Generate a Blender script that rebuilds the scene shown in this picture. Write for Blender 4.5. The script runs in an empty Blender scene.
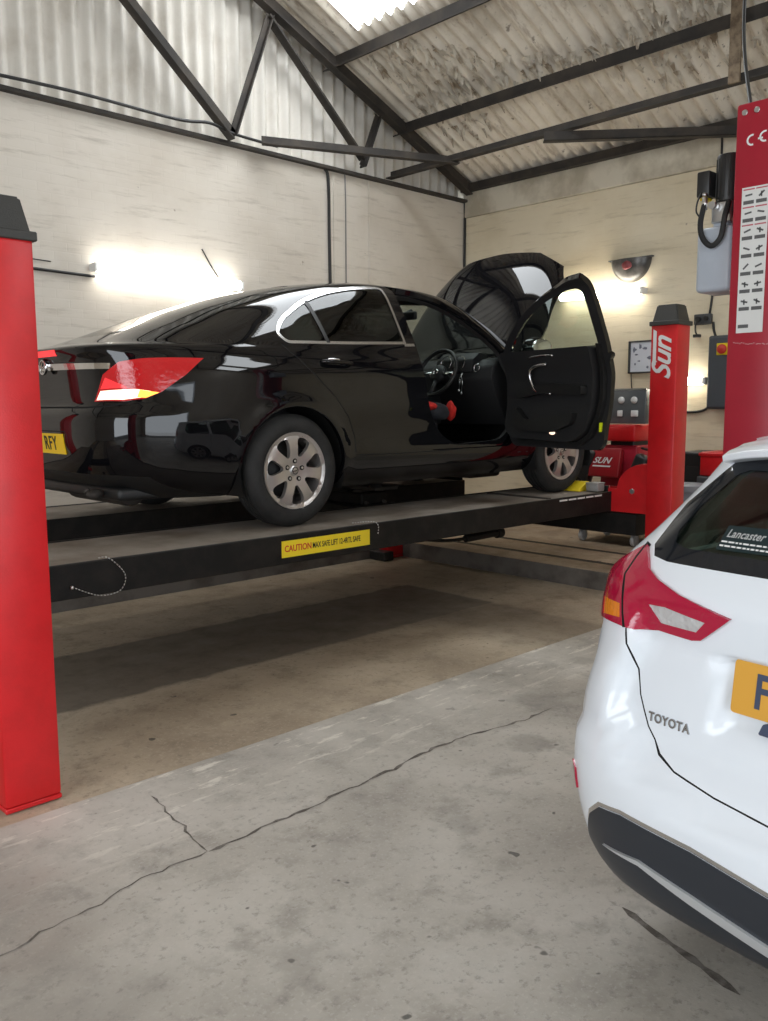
import bpy, bmesh, math, random
import numpy as np
from mathutils import Vector, Matrix, geometry, interpolate
from mathutils.bvhtree import BVHTree
random.seed(7)
S = bpy.context.scene
COL = S.collection
R = math.radians
# ---------------------------------------------------------------- camera
F_PX, CAM_H = 857.0, 1.52
AZ, PITCH, ROLL = R(46.1), R(7.0), R(0.25)
fwd = Vector((math.cos(AZ)*math.cos(PITCH), math.sin(AZ)*math.cos(PITCH), -math.sin(PITCH)))
rgt = fwd.cross(Vector((0, 0, 1))).normalized()
dwn = -(rgt.cross(fwd))
r2 = rgt*math.cos(ROLL) + dwn*math.sin(ROLL)
d2 = dwn*math.cos(ROLL) - rgt*math.sin(ROLL)
cam = bpy.data.cameras.new('camera')
cam.sensor_fit = 'VERTICAL'; cam.sensor_height = 36.0; cam.lens = F_PX/1021*36.0
cam.clip_start = 0.05
camo = bpy.data.objects.new('camera', cam); COL.objects.link(camo)
m = Matrix.Identity(4)
for i in range(3):
    m[i][0] = r2[i]; m[i][1] = -d2[i]; m[i][2] = -fwd[i]
m[0][3], m[1][3], m[2][3] = 0, 0, CAM_H
camo.matrix_world = m
S.camera = camo
# ---------------------------------------------------------------- exposure, sky, daylight
S.view_settings.view_transform = 'Standard'
S.view_settings.look = 'None'
S.view_settings.gamma = 1.0
S.view_settings.use_curve_mapping = False
S.view_settings.exposure = 0.14
W = bpy.data.worlds.new('sky'); S.world = W; W.use_nodes = True
W.node_tree.nodes['Background'].inputs[0].default_value = (0.80, 0.90, 1.0, 1)
W.node_tree.nodes['Background'].inputs[1].default_value = 1.2
SKYLIGHT_STRENGTH = (8.5, 8.0)
TUBE_STRENGTH = 16.0

def area(name, loc, direction, sx, sy, power, color):
    l = bpy.data.lights.new(name, 'AREA'); l.shape = 'RECTANGLE'; l.size = sx; l.size_y = sy
    l.energy = power; l.color = color
    o = bpy.data.objects.new(name, l); COL.objects.link(o)
    o.location = loc
    o.rotation_euler = Vector(direction).to_track_quat('-Z', 'Y').to_euler()
    return o
# daylight standing in the open doorways of the workshop (behind and to the right of the camera)
area('daylight_front_door', (0.2, -4.35, 2.0), (0.1, 1, 0.10), 5.0, 3.6, 165, (0.90, 0.95, 1.0))
area('daylight_left_door', (-3.85, 1.0, 2.2), (1, 0.1, -0.05), 3.6, 3.4, 170, (0.90, 0.95, 1.0))

# ---------------------------------------------------------------- helpers
def tag(o, label=None, cat=None, group=None, kind=None):
    if label: o['label'] = label
    if cat: o['category'] = cat
    if group: o['group'] = group
    if kind: o['kind'] = kind
    return o

def empty(name, loc=(0, 0, 0), rz=0.0, label=None, cat=None, group=None):
    o = bpy.data.objects.new(name, None); COL.objects.link(o)
    o.location = loc; o.rotation_euler = (0, 0, rz); o.empty_display_size = 0.1
    return tag(o, label, cat, group)

def link(name, me, mats, parent=None):
    o = bpy.data.objects.new(name, me); COL.objects.link(o)
    if not isinstance(mats, (list, tuple)): mats = [mats]
    for mt in mats: me.materials.append(mt)
    if parent: o.parent = parent
    return o

class MB:
    """collects shapes, links them as one mesh object"""
    def __init__(s):
        s.bm = bmesh.new(); s.mi = 0
    def _merge(s, b, smooth=False):
        for f in b.faces:
            f.material_index = s.mi; f.smooth = smooth
        me = bpy.data.meshes.new('tmp'); b.to_mesh(me); b.free()
        s.bm.from_mesh(me); bpy.data.meshes.remove(me)
        return s
    def box(s, a, b_, bevel=0.0, seg=2, mat=None):
        b = bmesh.new()
        bmesh.ops.create_cube(b, size=1.0)
        a = Vector(a); c = Vector(b_)
        for v in b.verts:
            v.co = Vector((a[i] + (c[i]-a[i])*(v.co[i]+0.5) for i in range(3)))
        bmesh.ops.recalc_face_normals(b, faces=b.faces)
        if bevel > 0:
            bmesh.ops.bevel(b, geom=list(b.edges), offset=bevel, segments=seg, affect='EDGES', profile=0.5, clamp_overlap=True)
        if mat is not None: b.transform(mat)
        return s._merge(b, bevel > 0 and seg > 1)
    def cyl(s, p0, p1, r, r1=None, n=20, caps=True, bevel=0.0):
        p0, p1 = Vector(p0), Vector(p1); d = p1-p0
        b = bmesh.new()
        bmesh.ops.create_cone(b, cap_ends=caps, segments=n, radius1=r, radius2=r if r1 is None else r1, depth=d.length)
        if bevel > 0:
            ed = [e for e in b.edges if len(e.link_faces) == 2 and any(len(f.verts) > 4 for f in e.link_faces)]
            bmesh.ops.bevel(b, geom=ed, offset=bevel, segments=2, affect='EDGES', profile=0.5)
        q = d.to_track_quat('Z', 'Y').to_matrix().to_4x4()
        b.transform(Matrix.Translation((p0+p1)/2) @ q)
        for f in b.faces: f.smooth = len(f.verts) <= 4
        for f in b.faces: f.material_index = s.mi
        me = bpy.data.meshes.new('tmp'); b.to_mesh(me); b.free(); s.bm.from_mesh(me); bpy.data.meshes.remove(me)
        return s
    def tube(s, pts, r, n=10, caps=True):
        pts = [Vector(p) for p in pts]
        b = bmesh.new(); rings = []
        up = Vector((0, 0, 1))
        prev = None
        for i, p in enumerate(pts):
            t = (pts[min(i+1, len(pts)-1)] - pts[max(i-1, 0)]).normalized()
            if prev is None:
                a = t.cross(up)
                if a.length < 1e-3: a = t.cross(Vector((1, 0, 0)))
                a.normalize()
            else:
                a = prev - t*prev.dot(t); a.normalize()
            prev = a; c = t.cross(a)
            rr = r[i] if isinstance(r, (list, tuple)) else r
            rings.append([b.verts.new(p + (a*math.cos(k*2*math.pi/n) + c*math.sin(k*2*math.pi/n))*rr) for k in range(n)])
        for i in range(len(rings)-1):
            for k in range(n):
                b.faces.new((rings[i][k], rings[i][(k+1) % n], rings[i+1][(k+1) % n], rings[i+1][k]))
        if caps:
            b.faces.new(rings[0]); b.faces.new(rings[-1])
        bmesh.ops.recalc_face_normals(b, faces=b.faces)
        return s._merge(b, True)
    def lathe(s, prof, origin=(0, 0, 0), axis=(0, 0, 1), n=48):
        b = bmesh.new(); rings = []
        for r, h in prof:
            if r < 1e-5: rings.append([b.verts.new((0, 0, h))])
            else: rings.append([b.verts.new((r*math.cos(2*math.pi*k/n), r*math.sin(2*math.pi*k/n), h)) for k in range(n)])
        for a, c in zip(rings, rings[1:]):
            for k in range(n):
                vs = []
                for q in (a[k % len(a)], a[(k+1) % len(a)], c[(k+1) % len(c)], c[k % len(c)]):
                    if q not in vs: vs.append(q)
                if len(vs) > 2: b.faces.new(vs)
        bmesh.ops.recalc_face_normals(b, faces=b.faces)
        q = Vector(axis).to_track_quat('Z', 'Y').to_matrix().to_4x4()
        b.transform(Matrix.Translation(origin) @ q)
        return s._merge(b, True)
    def prism(s, poly, h0, h1, frame=None, bevel=0.0, smooth=False):
        """2-D polygon extruded from h0 to h1; frame maps (u, v, h) to the world"""
        b = bmesh.new()
        lo = [b.verts.new((u, v, h0)) for u, v in poly]
        hi = [b.verts.new((u, v, h1)) for u, v in poly]
        n = len(poly)
        b.faces.new(lo); b.faces.new(hi)
        for k in range(n): b.faces.new((lo[k], lo[(k+1) % n], hi[(k+1) % n], hi[k]))
        bmesh.ops.recalc_face_normals(b, faces=b.faces)
        if bevel > 0:
            bmesh.ops.bevel(b, geom=list(b.edges), offset=bevel, segments=2, affect='EDGES', profile=0.5, clamp_overlap=True)
        if frame is not None: b.transform(frame)
        return s._merge(b, smooth)
    def quadgrid(s, fn, nu, nv, smooth=True):
        b = bmesh.new()
        g = [[b.verts.new(fn(i/nu, j/nv)) for j in range(nv+1)] for i in range(nu+1)]
        for i in range(nu):
            for j in range(nv):
                b.faces.new((g[i][j], g[i+1][j], g[i+1][j+1], g[i][j+1]))
        return s._merge(b, smooth)
    def add_mesh(s, me, frame=None):
        b = bmesh.new(); b.from_mesh(me)
        if frame is not None: b.transform(frame)
        return s._merge(b, False)
    def blob(s, c, r, seg=16, noise=0.0, seed=0, flat=None):
        b = bmesh.new(); bmesh.ops.create_icosphere(b, subdivisions=3, radius=1.0)
        rr = random.Random(seed); ph = [rr.uniform(0, 6) for _ in range(6)]
        for v in b.verts:
            k = 1 + noise*(math.sin(3*v.co.x+ph[0])*math.sin(4*v.co.y+ph[1]) + .6*math.sin(6*v.co.z+ph[2])*math.sin(5*v.co.x+ph[3]))
            v.co = Vector((v.co[i]*r[i]*k for i in range(3)))
            if flat is not None: v.co.z = max(v.co.z, flat)
            v.co += Vector(c)
        return s._merge(b, True)
    def build(s, name, mats, parent=None, autosmooth=None):
        me = bpy.data.meshes.new(name); s.bm.to_mesh(me); s.bm.free()
        if autosmooth: me.set_sharp_from_angle(angle=R(autosmooth))
        return link(name, me, mats, parent)

def frame(origin, u, v):
    """matrix mapping (a, b, h) to origin + a*u + b*v + h*(u x v)"""
    u = Vector(u).normalized(); v = Vector(v); v = (v - u*v.dot(u)).normalized(); w = u.cross(v)
    mm = Matrix.Identity(4)
    for i in range(3):
        mm[i][0] = u[i]; mm[i][1] = v[i]; mm[i][2] = w[i]; mm[i][3] = origin[i]
    return mm

def text_mesh(body, size, depth=0.002, shear=0.0, bold=0.0, align='CENTER', spacing=1.0, sx=1.0):
    cu = bpy.data.curves.new('lettering', 'FONT')
    cu.body = body; cu.size = size; cu.extrude = depth; cu.shear = shear; cu.offset = bold*size
    cu.align_x = align; cu.align_y = 'CENTER'; cu.space_character = spacing; cu.resolution_u = 4
    o = bpy.data.objects.new('lettering', cu)
    me = bpy.data.meshes.new_from_object(o)
    bpy.data.objects.remove(o); bpy.data.curves.remove(cu)
    me.materials.clear()
    if sx != 1.0: me.transform(Matrix.Diagonal((sx, 1, 1, 1)))
    return me

def smooth_poly(pts, it=2, closed=True):
    pts = [Vector(p) for p in pts]
    for _ in range(it):
        out = []; n = len(pts)
        for i in range(n if closed else n-1):
            a, c = pts[i], pts[(i+1) % n]
            out += [a*.75 + c*.25, a*.25 + c*.75]
        if not closed: out = [pts[0]] + out + [pts[-1]]
        pts = out
    return pts

def round_poly(pts, r, seg=5):
    """round the corners of a 2-D polygon"""
    out = []; n = len(pts)
    for i in range(n):
        p = Vector(pts[i]); a = Vector(pts[i-1]) - p; c = Vector(pts[(i+1) % n]) - p
        rr = r[i] if isinstance(r, (list, tuple)) else r
        d = min(rr, a.length*.45, c.length*.45)
        if d < 1e-6: out.append(p); continue
        p0 = p + a.normalized()*d; p1 = p + c.normalized()*d
        for k in range(seg+1):
            t = k/seg
            out.append(p0*(1-t)**2 + p*2*t*(1-t) + p1*t*t)
    return out

def catmull(pts, sub=8, closed=False):
    pts = [Vector(p) for p in pts]; n = len(pts); out = []
    g = (lambda i: pts[i % n]) if closed else (lambda i: pts[max(0, min(n-1, i))])
    for i in range(n if closed else n-1):
        p0, p1, p2, p3 = g(i-1), g(i), g(i+1), g(i+2)
        for k in range(sub):
            t = k/sub
            out.append(.5*((2*p1) + (p2-p0)*t + (2*p0-5*p1+4*p2-p3)*t*t + (3*p1-p0-3*p2+p3)*t**3))
    if not closed: out.append(pts[-1])
    return out

# ---------------------------------------------------------------- materials
def mat(name, color, rough=0.5, metal=0.0, var=None, vscale=6.0, vlow=.42, vhigh=.62, bump=0.0, bscale=40.0, coat=0.0, emit=None, estr=0.0, spec=None, detail=6.0):
    mt = bpy.data.materials.new(name); mt.use_nodes = True
    nt = mt.node_tree; p = nt.nodes['Principled BSDF']
    p.inputs['Base Color'].default_value = (*color, 1); p.inputs['Roughness'].default_value = rough
    p.inputs['Metallic'].default_value = metal
    if coat: p.inputs['Coat Weight'].default_value = coat; p.inputs['Coat Roughness'].default_value = 0.03
    if spec is not None: p.inputs['Specular IOR Level'].default_value = spec
    if emit: p.inputs['Emission Color'].default_value = (*emit, 1); p.inputs['Emission Strength'].default_value = estr
    if var or bump:
        tc = nt.nodes.new('ShaderNodeTexCoord')
    if var:
        nz = nt.nodes.new('ShaderNodeTexNoise'); nz.inputs['Scale'].default_value = vscale; nz.inputs['Detail'].default_value = detail
        nz.inputs['Roughness'].default_value = .6
        nt.links.new(tc.outputs['Object'], nz.inputs['Vector'])
        cr = nt.nodes.new('ShaderNodeValToRGB')
        cr.color_ramp.elements[0].position = vlow; cr.color_ramp.elements[0].color = (*color, 1)
        cr.color_ramp.elements[1].position = vhigh; cr.color_ramp.elements[1].color = (*var, 1)
        nt.links.new(nz.outputs['Fac'], cr.inputs['Fac']); nt.links.new(cr.outputs['Color'], p.inputs['Base Color'])
    if bump:
        n2 = nt.nodes.new('ShaderNodeTexNoise'); n2.inputs['Scale'].default_value = bscale; n2.inputs['Detail'].default_value = 4
        nt.links.new(tc.outputs['Object'], n2.inputs['Vector'])
        bp = nt.nodes.new('ShaderNodeBump'); bp.inputs['Strength'].default_value = bump; bp.inputs['Distance'].default_value = .01
        nt.links.new(n2.outputs['Fac'], bp.inputs['Height']); nt.links.new(bp.outputs['Normal'], p.inputs['Normal'])
    return mt

def emis(name, color, strength):
    mt = bpy.data.materials.new(name); mt.use_nodes = True; nt = mt.node_tree
    nt.nodes.remove(nt.nodes['Principled BSDF'])
    e = nt.nodes.new('ShaderNodeEmission'); e.inputs[0].default_value = (*color, 1); e.inputs[1].default_value = strength
    nt.links.new(e.outputs[0], nt.nodes['Material Output'].inputs[0])
    return mt

def glass(name, tint, clear=0.85, rough=0.0):
    """thin pane: tinted see-through plus a fresnel mirror"""
    mt = bpy.data.materials.new(name); mt.use_nodes = True; nt = mt.node_tree
    nt.nodes.remove(nt.nodes['Principled BSDF'])
    tr = nt.nodes.new('ShaderNodeBsdfTransparent'); tr.inputs[0].default_value = (*[c*clear for c in tint], 1)
    gl = nt.nodes.new('ShaderNodeBsdfGlossy'); gl.inputs['Roughness'].default_value = rough
    lw = nt.nodes.new('ShaderNodeLayerWeight'); lw.inputs[0].default_value = .5
    pw = nt.nodes.new('ShaderNodeMath'); pw.operation = 'POWER'; pw.inputs[1].default_value = 5.0
    fr = nt.nodes.new('ShaderNodeMath'); fr.operation = 'MULTIPLY_ADD'; fr.inputs[1].default_value = .92; fr.inputs[2].default_value = .055
    nt.links.new(lw.outputs['Facing'], pw.inputs[0]); nt.links.new(pw.outputs[0], fr.inputs[0])
    mx = nt.nodes.new('ShaderNodeMixShader')
    nt.links.new(fr.outputs[0], mx.inputs[0]); nt.links.new(tr.outputs[0], mx.inputs[1]); nt.links.new(gl.outputs[0], mx.inputs[2])
    nt.links.new(mx.outputs[0], nt.nodes['Material Output'].inputs[0])
    return mt

def sRGB(r, g, b):
    f = lambda c: (c/255/12.92) if c/255 <= .04045 else ((c/255+.055)/1.055)**2.4
    return (f(r), f(g), f(b))
M = {}
M['red'] = mat('red_paint', sRGB(200, 24, 30), .38, var=sRGB(190, 22, 27), vscale=9, bump=.06, bscale=160)
M['winered'] = mat('wine_red_paint', sRGB(165, 28, 48), .36, var=sRGB(156, 26, 44), vscale=3, bump=.05, bscale=160)
M['blackplastic'] = mat('black_plastic', (.014, .014, .014), .45)
M['darkgrey'] = mat('dark_grey_plastic', (.05, .052, .055), .5)
M['capgrey'] = mat('post_cap_plastic', (.032, .031, .028), .55, bump=.2, bscale=200)
M['blacksteel'] = mat('black_painted_steel', (.006, .0055, .005), .6, spec=.25, var=(.013, .011, .0095), vscale=9, bump=.1, bscale=60)
M['oldsteel'] = mat('old_dark_steel', (.022, .018, .015), .75, var=(.05, .04, .032), vscale=5, bump=.2, bscale=50)
M['trusspaint'] = mat('truss_dull_paint', (.03, .026, .023), .8, var=(.055, .045, .036), vscale=4, bump=.2, bscale=40)
M['silver'] = mat('bare_metal', (.62, .62, .62), .3, 1.0)
M['chrome'] = mat('chrome', (.8, .8, .8), .12, 1.0)
M['whitepaint'] = mat('white_lettering', (.75, .75, .74), .5)
M['white'] = mat('white_plastic', (.75, .75, .74), .45)
M['rubber'] = mat('tyre_rubber', (.010, .010, .010), .75, var=(.018, .0175, .017), vscale=12, bump=.15, bscale=90)
M['yellow'] = mat('yellow_paint', sRGB(232, 205, 40), .45)
M['amberplate'] = mat('yellow_reflective_plate', sRGB(243, 200, 24), .35)
M['inkblack'] = mat('black_ink', (.012, .012, .012), .5)
M['inkred'] = mat('red_ink', sRGB(196, 52, 40), .5)
# ================================================================ the setting
XB, YA = 8.1, 7.0            # inner faces of the right wall and of the end wall
X0, Y0 = -4.0, -4.5
ZA, ZE = 3.93, 4.06          # top of the brickwork, eaves
SL = 0.43                    # roof slope
XR = 2.05                    # ridge
ZR = ZE + SL*(XB-XR)

def node_mat(name):
    mt = bpy.data.materials.new(name); mt.use_nodes = True
    return mt, mt.node_tree, mt.node_tree.nodes['Principled BSDF']

class NG:
    """tiny node-building helper"""
    def __init__(s, nt): s.nt = nt
    def new(s, t, **kw):
        n = s.nt.nodes.new(t)
        for k, v in kw.items():
            if k in n.inputs.keys() if isinstance(k, str) else False: n.inputs[k].default_value = v
            else: setattr(n, k, v)
        return n
    def lk(s, a, b): s.nt.links.new(a, b)
    def noise(s, vec, scale, detail=6, rough=.6, dist=0.0):
        n = s.nt.nodes.new('ShaderNodeTexNoise')
        n.inputs['Scale'].default_value = scale; n.inputs['Detail'].default_value = detail
        n.inputs['Roughness'].default_value = rough; n.inputs['Distortion'].default_value = dist
        s.lk(vec, n.inputs['Vector']); return n.outputs['Fac']
    def ramp(s, fac, stops):
        n = s.nt.nodes.new('ShaderNodeValToRGB'); e = n.color_ramp.elements
        while len(e) < len(stops): e.new(.5)
        for el, (p, c) in zip(e, stops):
            el.position = p; el.color = (c, c, c, 1) if isinstance(c, (int, float)) else (*c, 1)
        s.lk(fac, n.inputs['Fac']); return n.outputs['Color']
    def mix(s, fac, a, b, mode='MIX'):
        n = s.nt.nodes.new('ShaderNodeMix'); n.data_type = 'RGBA'; n.blend_type = mode
        for i, v in ((0, fac), (6, a), (7, b)):
            if isinstance(v, (int, float)): n.inputs[i].default_value = v
            elif isinstance(v, tuple): n.inputs[i].default_value = (*v, 1)
            else: s.lk(v, n.inputs[i])
        return n.outputs[2]
    def math(s, op, a, b=0.0, clamp=False):
        n = s.nt.nodes.new('ShaderNodeMath'); n.operation = op; n.use_clamp = clamp
        for i, v in ((0, a), (1, b)):
            if isinstance(v, (int, float)): n.inputs[i].default_value = v
            else: s.lk(v, n.inputs[i])
        return n.outputs[0]
    def maprange(s, v, a, b, c=0.0, d=1.0):
        n = s.nt.nodes.new('ShaderNodeMapRange'); n.clamp = True
        s.lk(v, n.inputs[0])
        for i, q in ((1, a), (2, b), (3, c), (4, d)): n.inputs[i].default_value = q
        return n.outputs[0]
    def bump(s, h, strength, dist, normal=None):
        n = s.nt.nodes.new('ShaderNodeBump'); n.inputs['Strength'].default_value = strength; n.inputs['Distance'].default_value = dist
        s.lk(h, n.inputs['Height'])
        if normal: s.lk(normal, n.inputs['Normal'])
        return n.outputs[0]

def brick_mat(name, base, dirty, along):
    mt, nt, p = node_mat(name); g = NG(nt)
    tc = nt.nodes.new('ShaderNodeTexCoord'); sp = nt.nodes.new('ShaderNodeSeparateXYZ'); g.lk(tc.outputs['Object'], sp.inputs[0])
    cb = nt.nodes.new('ShaderNodeCombineXYZ'); g.lk(sp.outputs[along], cb.inputs[0]); g.lk(sp.outputs['Z'], cb.inputs[1])
    wob = g.noise(cb.outputs[0], 2.5, 3)
    br = nt.nodes.new('ShaderNodeTexBrick'); br.inputs['Scale'].default_value = 1.0
    br.inputs['Brick Width'].default_value = .225; br.inputs['Row Height'].default_value = .075
    br.inputs['Mortar Size'].default_value = .007; br.inputs['Mortar Smooth'].default_value = .6; br.offset = .5
    br.inputs['Color1'].default_value = (*base, 1); br.inputs['Color2'].default_value = (*[c*.99 for c in base], 1)
    br.inputs['Mortar'].default_value = (*[c*.985 for c in base], 1)
    g.lk(cb.outputs[0], br.inputs['Vector'])
    n1 = g.noise(cb.outputs[0], .9, 7, .62)
    col = g.mix(g.ramp(n1, [(.45, 0.0), (.72, .55)]), br.outputs['Color'], dirty)
    mp = nt.nodes.new('ShaderNodeMapping'); mp.inputs['Scale'].default_value = (1.2, 11, 1); g.lk(cb.outputs[0], mp.inputs[0])
    n2 = g.noise(mp.outputs[0], 1.6, 5, .7)                         # streaks along the courses
    col = g.mix(g.ramp(n2, [(.54, 0.0), (.72, .55)]), col, tuple(c*.72 for c in dirty))
    n4 = g.noise(cb.outputs[0], 9, 4, .5)
    col = g.mix(g.ramp(n4, [(.74, 0.0), (.78, .6)]), col, (.16, .12, .09))
    g.lk(col, p.inputs['Base Color']); p.inputs['Roughness'].default_value = .6
    inv = g.math('SUBTRACT', 1.0, br.outputs['Fac'])
    n3 = g.noise(cb.outputs[0], 30, 4)
    h = g.math('ADD', inv, g.math('MULTIPLY', n3, .5))
    g.lk(g.bump(h, .16, .003), p.inputs['Normal'])
    return mt

M['brickA'] = brick_mat('white_painted_brick', sRGB(208, 200, 188), sRGB(178, 166, 150), 'X')
M['brickB'] = brick_mat('cream_painted_brick', sRGB(226, 214, 188), sRGB(196, 178, 142), 'Y')
M['concreteband'] = mat('painted_concrete_beam', sRGB(214, 206, 188), .7, var=sRGB(178, 168, 148), vscale=2.2, bump=.3, bscale=18)

def st(name, mb, mats, autosmooth=None):
    o = mb.build(name, mats, None, autosmooth); o['kind'] = 'structure'; return o

# end wall (behind the black car), right wall with its beam, the two walls behind the camera with open doorways
st('wall_back', MB().box((X0-.2, YA, 0), (XB+.25, YA+.22, ZA)), M['brickA'])
w = MB().box((XB, Y0, 0), (XB+.22, YA, 3.74))
st('wall_right', w, M['brickB'])
st('trim_1', MB().box((XB-.025, Y0, 3.745), (XB+.22, YA, ZE-.03), .008, 1), M['concreteband'])
DL = (-.9, 2.9, 3.6)
w = MB().box((X0-.2, DL[1], 0), (X0, YA, 3.95)).box((X0-.2, Y0, 0), (X0, DL[0], 3.95)).box((X0-.2, DL[0], DL[2]), (X0, DL[1], 3.95))
st('wall_left', w, M['brickA'])
DF = (-2.4, 2.8, 3.9)
w = MB().box((X0-.2, Y0-.2, 0), (DF[0], Y0, 4.4)).box((DF[1], Y0-.2, 0), (XB+.22, Y0, 4.4)).box((DF[0], Y0-.2, DF[2]), (DF[1], Y0, 4.4))
w.prism([(X0-.2, 4.4), (XB+.2, 4.4), (XR, ZR)], 0, .1, frame((0, Y0-.05, 0), (1, 0, 0), (0, 0, 1)))
st('wall_front', w, M['brickA'])
# thin plaster pier and chipped edge near the corner of the end wall
st('trim_2', MB().box((6.02, YA-.012, 0), (6.06, YA, ZA-.02)).box((6.52, YA-.012, 0), (6.545, YA, ZA-.02)), M['brickA'])

# ---------------- roof
def sheet_mat():
    mt, nt, p = node_mat('corrugated_sheet'); g = NG(nt)
    tc = nt.nodes.new('ShaderNodeTexCoord')
    n1 = g.noise(tc.outputs['Object'], 1.3, 7, .65)
    col = g.ramp(n1, [(.30, sRGB(188, 178, 162)), (.5, sRGB(222, 213, 198)), (.72, sRGB(234, 227, 214))])
    mp = nt.nodes.new('ShaderNodeMapping'); mp.inputs['Scale'].default_value = (1.3, 7, 1.3); g.lk(tc.outputs['Object'], mp.inputs[0])
    n2 = g.noise(mp.outputs[0], 2.0, 6, .7)
    col = g.mix(g.ramp(n2, [(.55, 0.0), (.66, .6)]), col, sRGB(150, 132, 110))
    n3 = g.noise(tc.outputs['Object'], 14, 5)
    col = g.mix(g.ramp(n3, [(.63, 0.0), (.70, .7)]), col, sRGB(92, 80, 68))
    g.lk(col, p.inputs['Base Color']); p.inputs['Roughness'].default_value = .8
    g.lk(g.bump(n3, .4, .008), p.inputs['Normal'])
    return mt
M['sheet'] = sheet_mat()
M['sheetgable'] = mat('gable_sheet', sRGB(212, 207, 198), .7, var=sRGB(186, 178, 166), vscale=2.4, vlow=.5, vhigh=.8, bump=.15, bscale=30)
M['skylight'] = emis('daylit_roof_pane', (.93, .97, 1.0), SKYLIGHT_STRENGTH[0])
M['skylightbright'] = emis('bright_daylit_roof_pane', (.93, .97, 1.0), SKYLIGHT_STRENGTH[1])
PITCHW, AMP = .146, .030
def roof_z(x): return ZR - SL*abs(x-XR)
def sheet(x0, x1, y0, y1, th=.008):
    mb = MB()
    ny = max(8, int((y1-y0)/PITCHW*8)); nx = max(1, int(abs(x1-x0)/.6))
    for dz in (0, th):
        mb.quadgrid(lambda u, v: Vector((x0+(x1-x0)*u, y0+(y1-y0)*v, roof_z(x0+(x1-x0)*u) + .06 + dz + AMP*math.sin((y0+(y1-y0)*v)*2*math.pi/PITCHW))), nx, ny)
    return mb
SKX = (4.55, 5.84)
SKY_Y = ((3.3, 6.42), (-1.6, .1), (-4.0, -2.4))
def join(mbs):
    a = mbs[0]
    for b in mbs[1:]:
        me = bpy.data.meshes.new('t'); b.bm.to_mesh(me); b.bm.free(); a.bm.from_mesh(me); bpy.data.meshes.remove(me)
    return a
parts = [sheet(5.83, XB+.3, Y0-.2, YA+.25), sheet(XR, 4.6, Y0-.2, YA+.25)]
for a, b in ((6.42, YA+.25), (.1, 3.3), (-2.4, -1.6), (Y0-.2, -4.0)): parts.append(sheet(4.55, 5.84, a, b))
LX = (-1.7, -.5)
parts += [sheet(XR, LX[1]-.0, Y0-.2, YA+.25), sheet(LX[0], X0-.3, Y0-.2, YA+.25)]
parts.append(sheet(LX[0], LX[1], Y0-.2, YA+.25))
ro = st('ceiling', join(parts), M['sheet'])
k = 1
for (a, b) in SKY_Y:
    o = st('window_%d' % k, sheet(SKX[0], SKX[1], a, b), M['skylight'] if k == 1 else M['skylightbright']); k += 1
for (a, b) in ():
    o = st('window_%d' % k, sheet(LX[0], LX[1], a, b), M['skylight']); k += 1

# corrugated sheeting of the gable, above the end wall
mb = MB()
def gab(u, v):
    x = -4.0 + 12.1*u
    top = roof_z(x)+.075
    return Vector((x, YA+.10 + AMP*math.sin(x*2*math.pi/PITCHW), (ZA-.05) + (top-(ZA-.05))*v))
mb.quadgrid(gab, 760, 3)
st('wall_gable', mb, M['sheetgable'])

# steel: purlins, rafters, truss members (angle irons)
def angle_iron(mb, p0, p1, w=.075, t=.009, side=Vector((0, 0, 1)), flip=1):
    p0, p1 = Vector(p0), Vector(p1); d = (p1-p0)
    fr = frame(p0, d, side)
    L = d.length
    mb.prism([(0, 0), (L, 0), (L, w), (0, w)], 0, t*flip, fr)
    mb.prism([(0, 0), (L, 0), (L, t), (0, t)], 0, w*flip, fr)
    return mb
def structural(name, mb, mt=None): return st(name, mb, mt or M['trusspaint'])
for x in (6.0, 6.99, 4.45, 3.3):
    z = roof_z(x)-.06
    mb = MB(); angle_iron(mb, (x, Y0, z), (x, YA, z), .1, .014, Vector((-SL*1.0, 0, 1)), -1)
    structural('purlin', mb)
for x in (1.0, -.4, -1.8, -3.2):
    z = roof_z(x)-.06
    mb = MB(); angle_iron(mb, (x, Y0, z), (x, YA, z), .1, .014, Vector((SL, 0, 1)), 1)
    structural('purlin', mb)
YT = 6.86
def member(p, q, w=.075, yy=YT, side=(0, 1, 0)):
    mb = MB()
    p = Vector((p[0], yy, p[1])); q = Vector((q[0], yy, q[1]))
    d = (q-p).normalized(); n = Vector((0, 1, 0)); s = n.cross(d)
    if s.z < 0: s = -s
    fr = frame(p - s*w/2, d, s); L = (q-p).length
    mb.prism([(0, 0), (L, 0), (L, w), (0, w)], -.006, .006, fr)
    mb.prism([(0, 0), (L, 0), (L, .012), (0, .012)], -.05, .05, fr)
    return mb
structural('truss_rafter', member((XB-.05, ZE-.02), (XR, ZR-.12), .13))
structural('truss_rafter', member((X0, ZE-.02), (XR, ZR-.12), .13))
# web members of the gable truss
for a, b, w_ in (((4.72, 3.97), (2.9, 5.55), .10), ((4.70, 4.0), (5.14, 5.14), .06), ((5.14, 5.14), (6.33, 4.08), .06), ((6.30, 4.0), (6.53, 4.55), .06)):
    structural('truss_strut', member(a, b, w_))
# plate along the top of the brickwork and the eaves plate on the right wall
mb = MB().box((X0, YA-.07, ZA-.012), (XB-.02, YA+.02, ZA+.018)); structural('wall_plate', mb)
mb = MB().box((XB-.10, Y0, ZE-.035), (XB+.02, YA-.02, ZE+.05)); structural('eaves_plate', mb)
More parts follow.
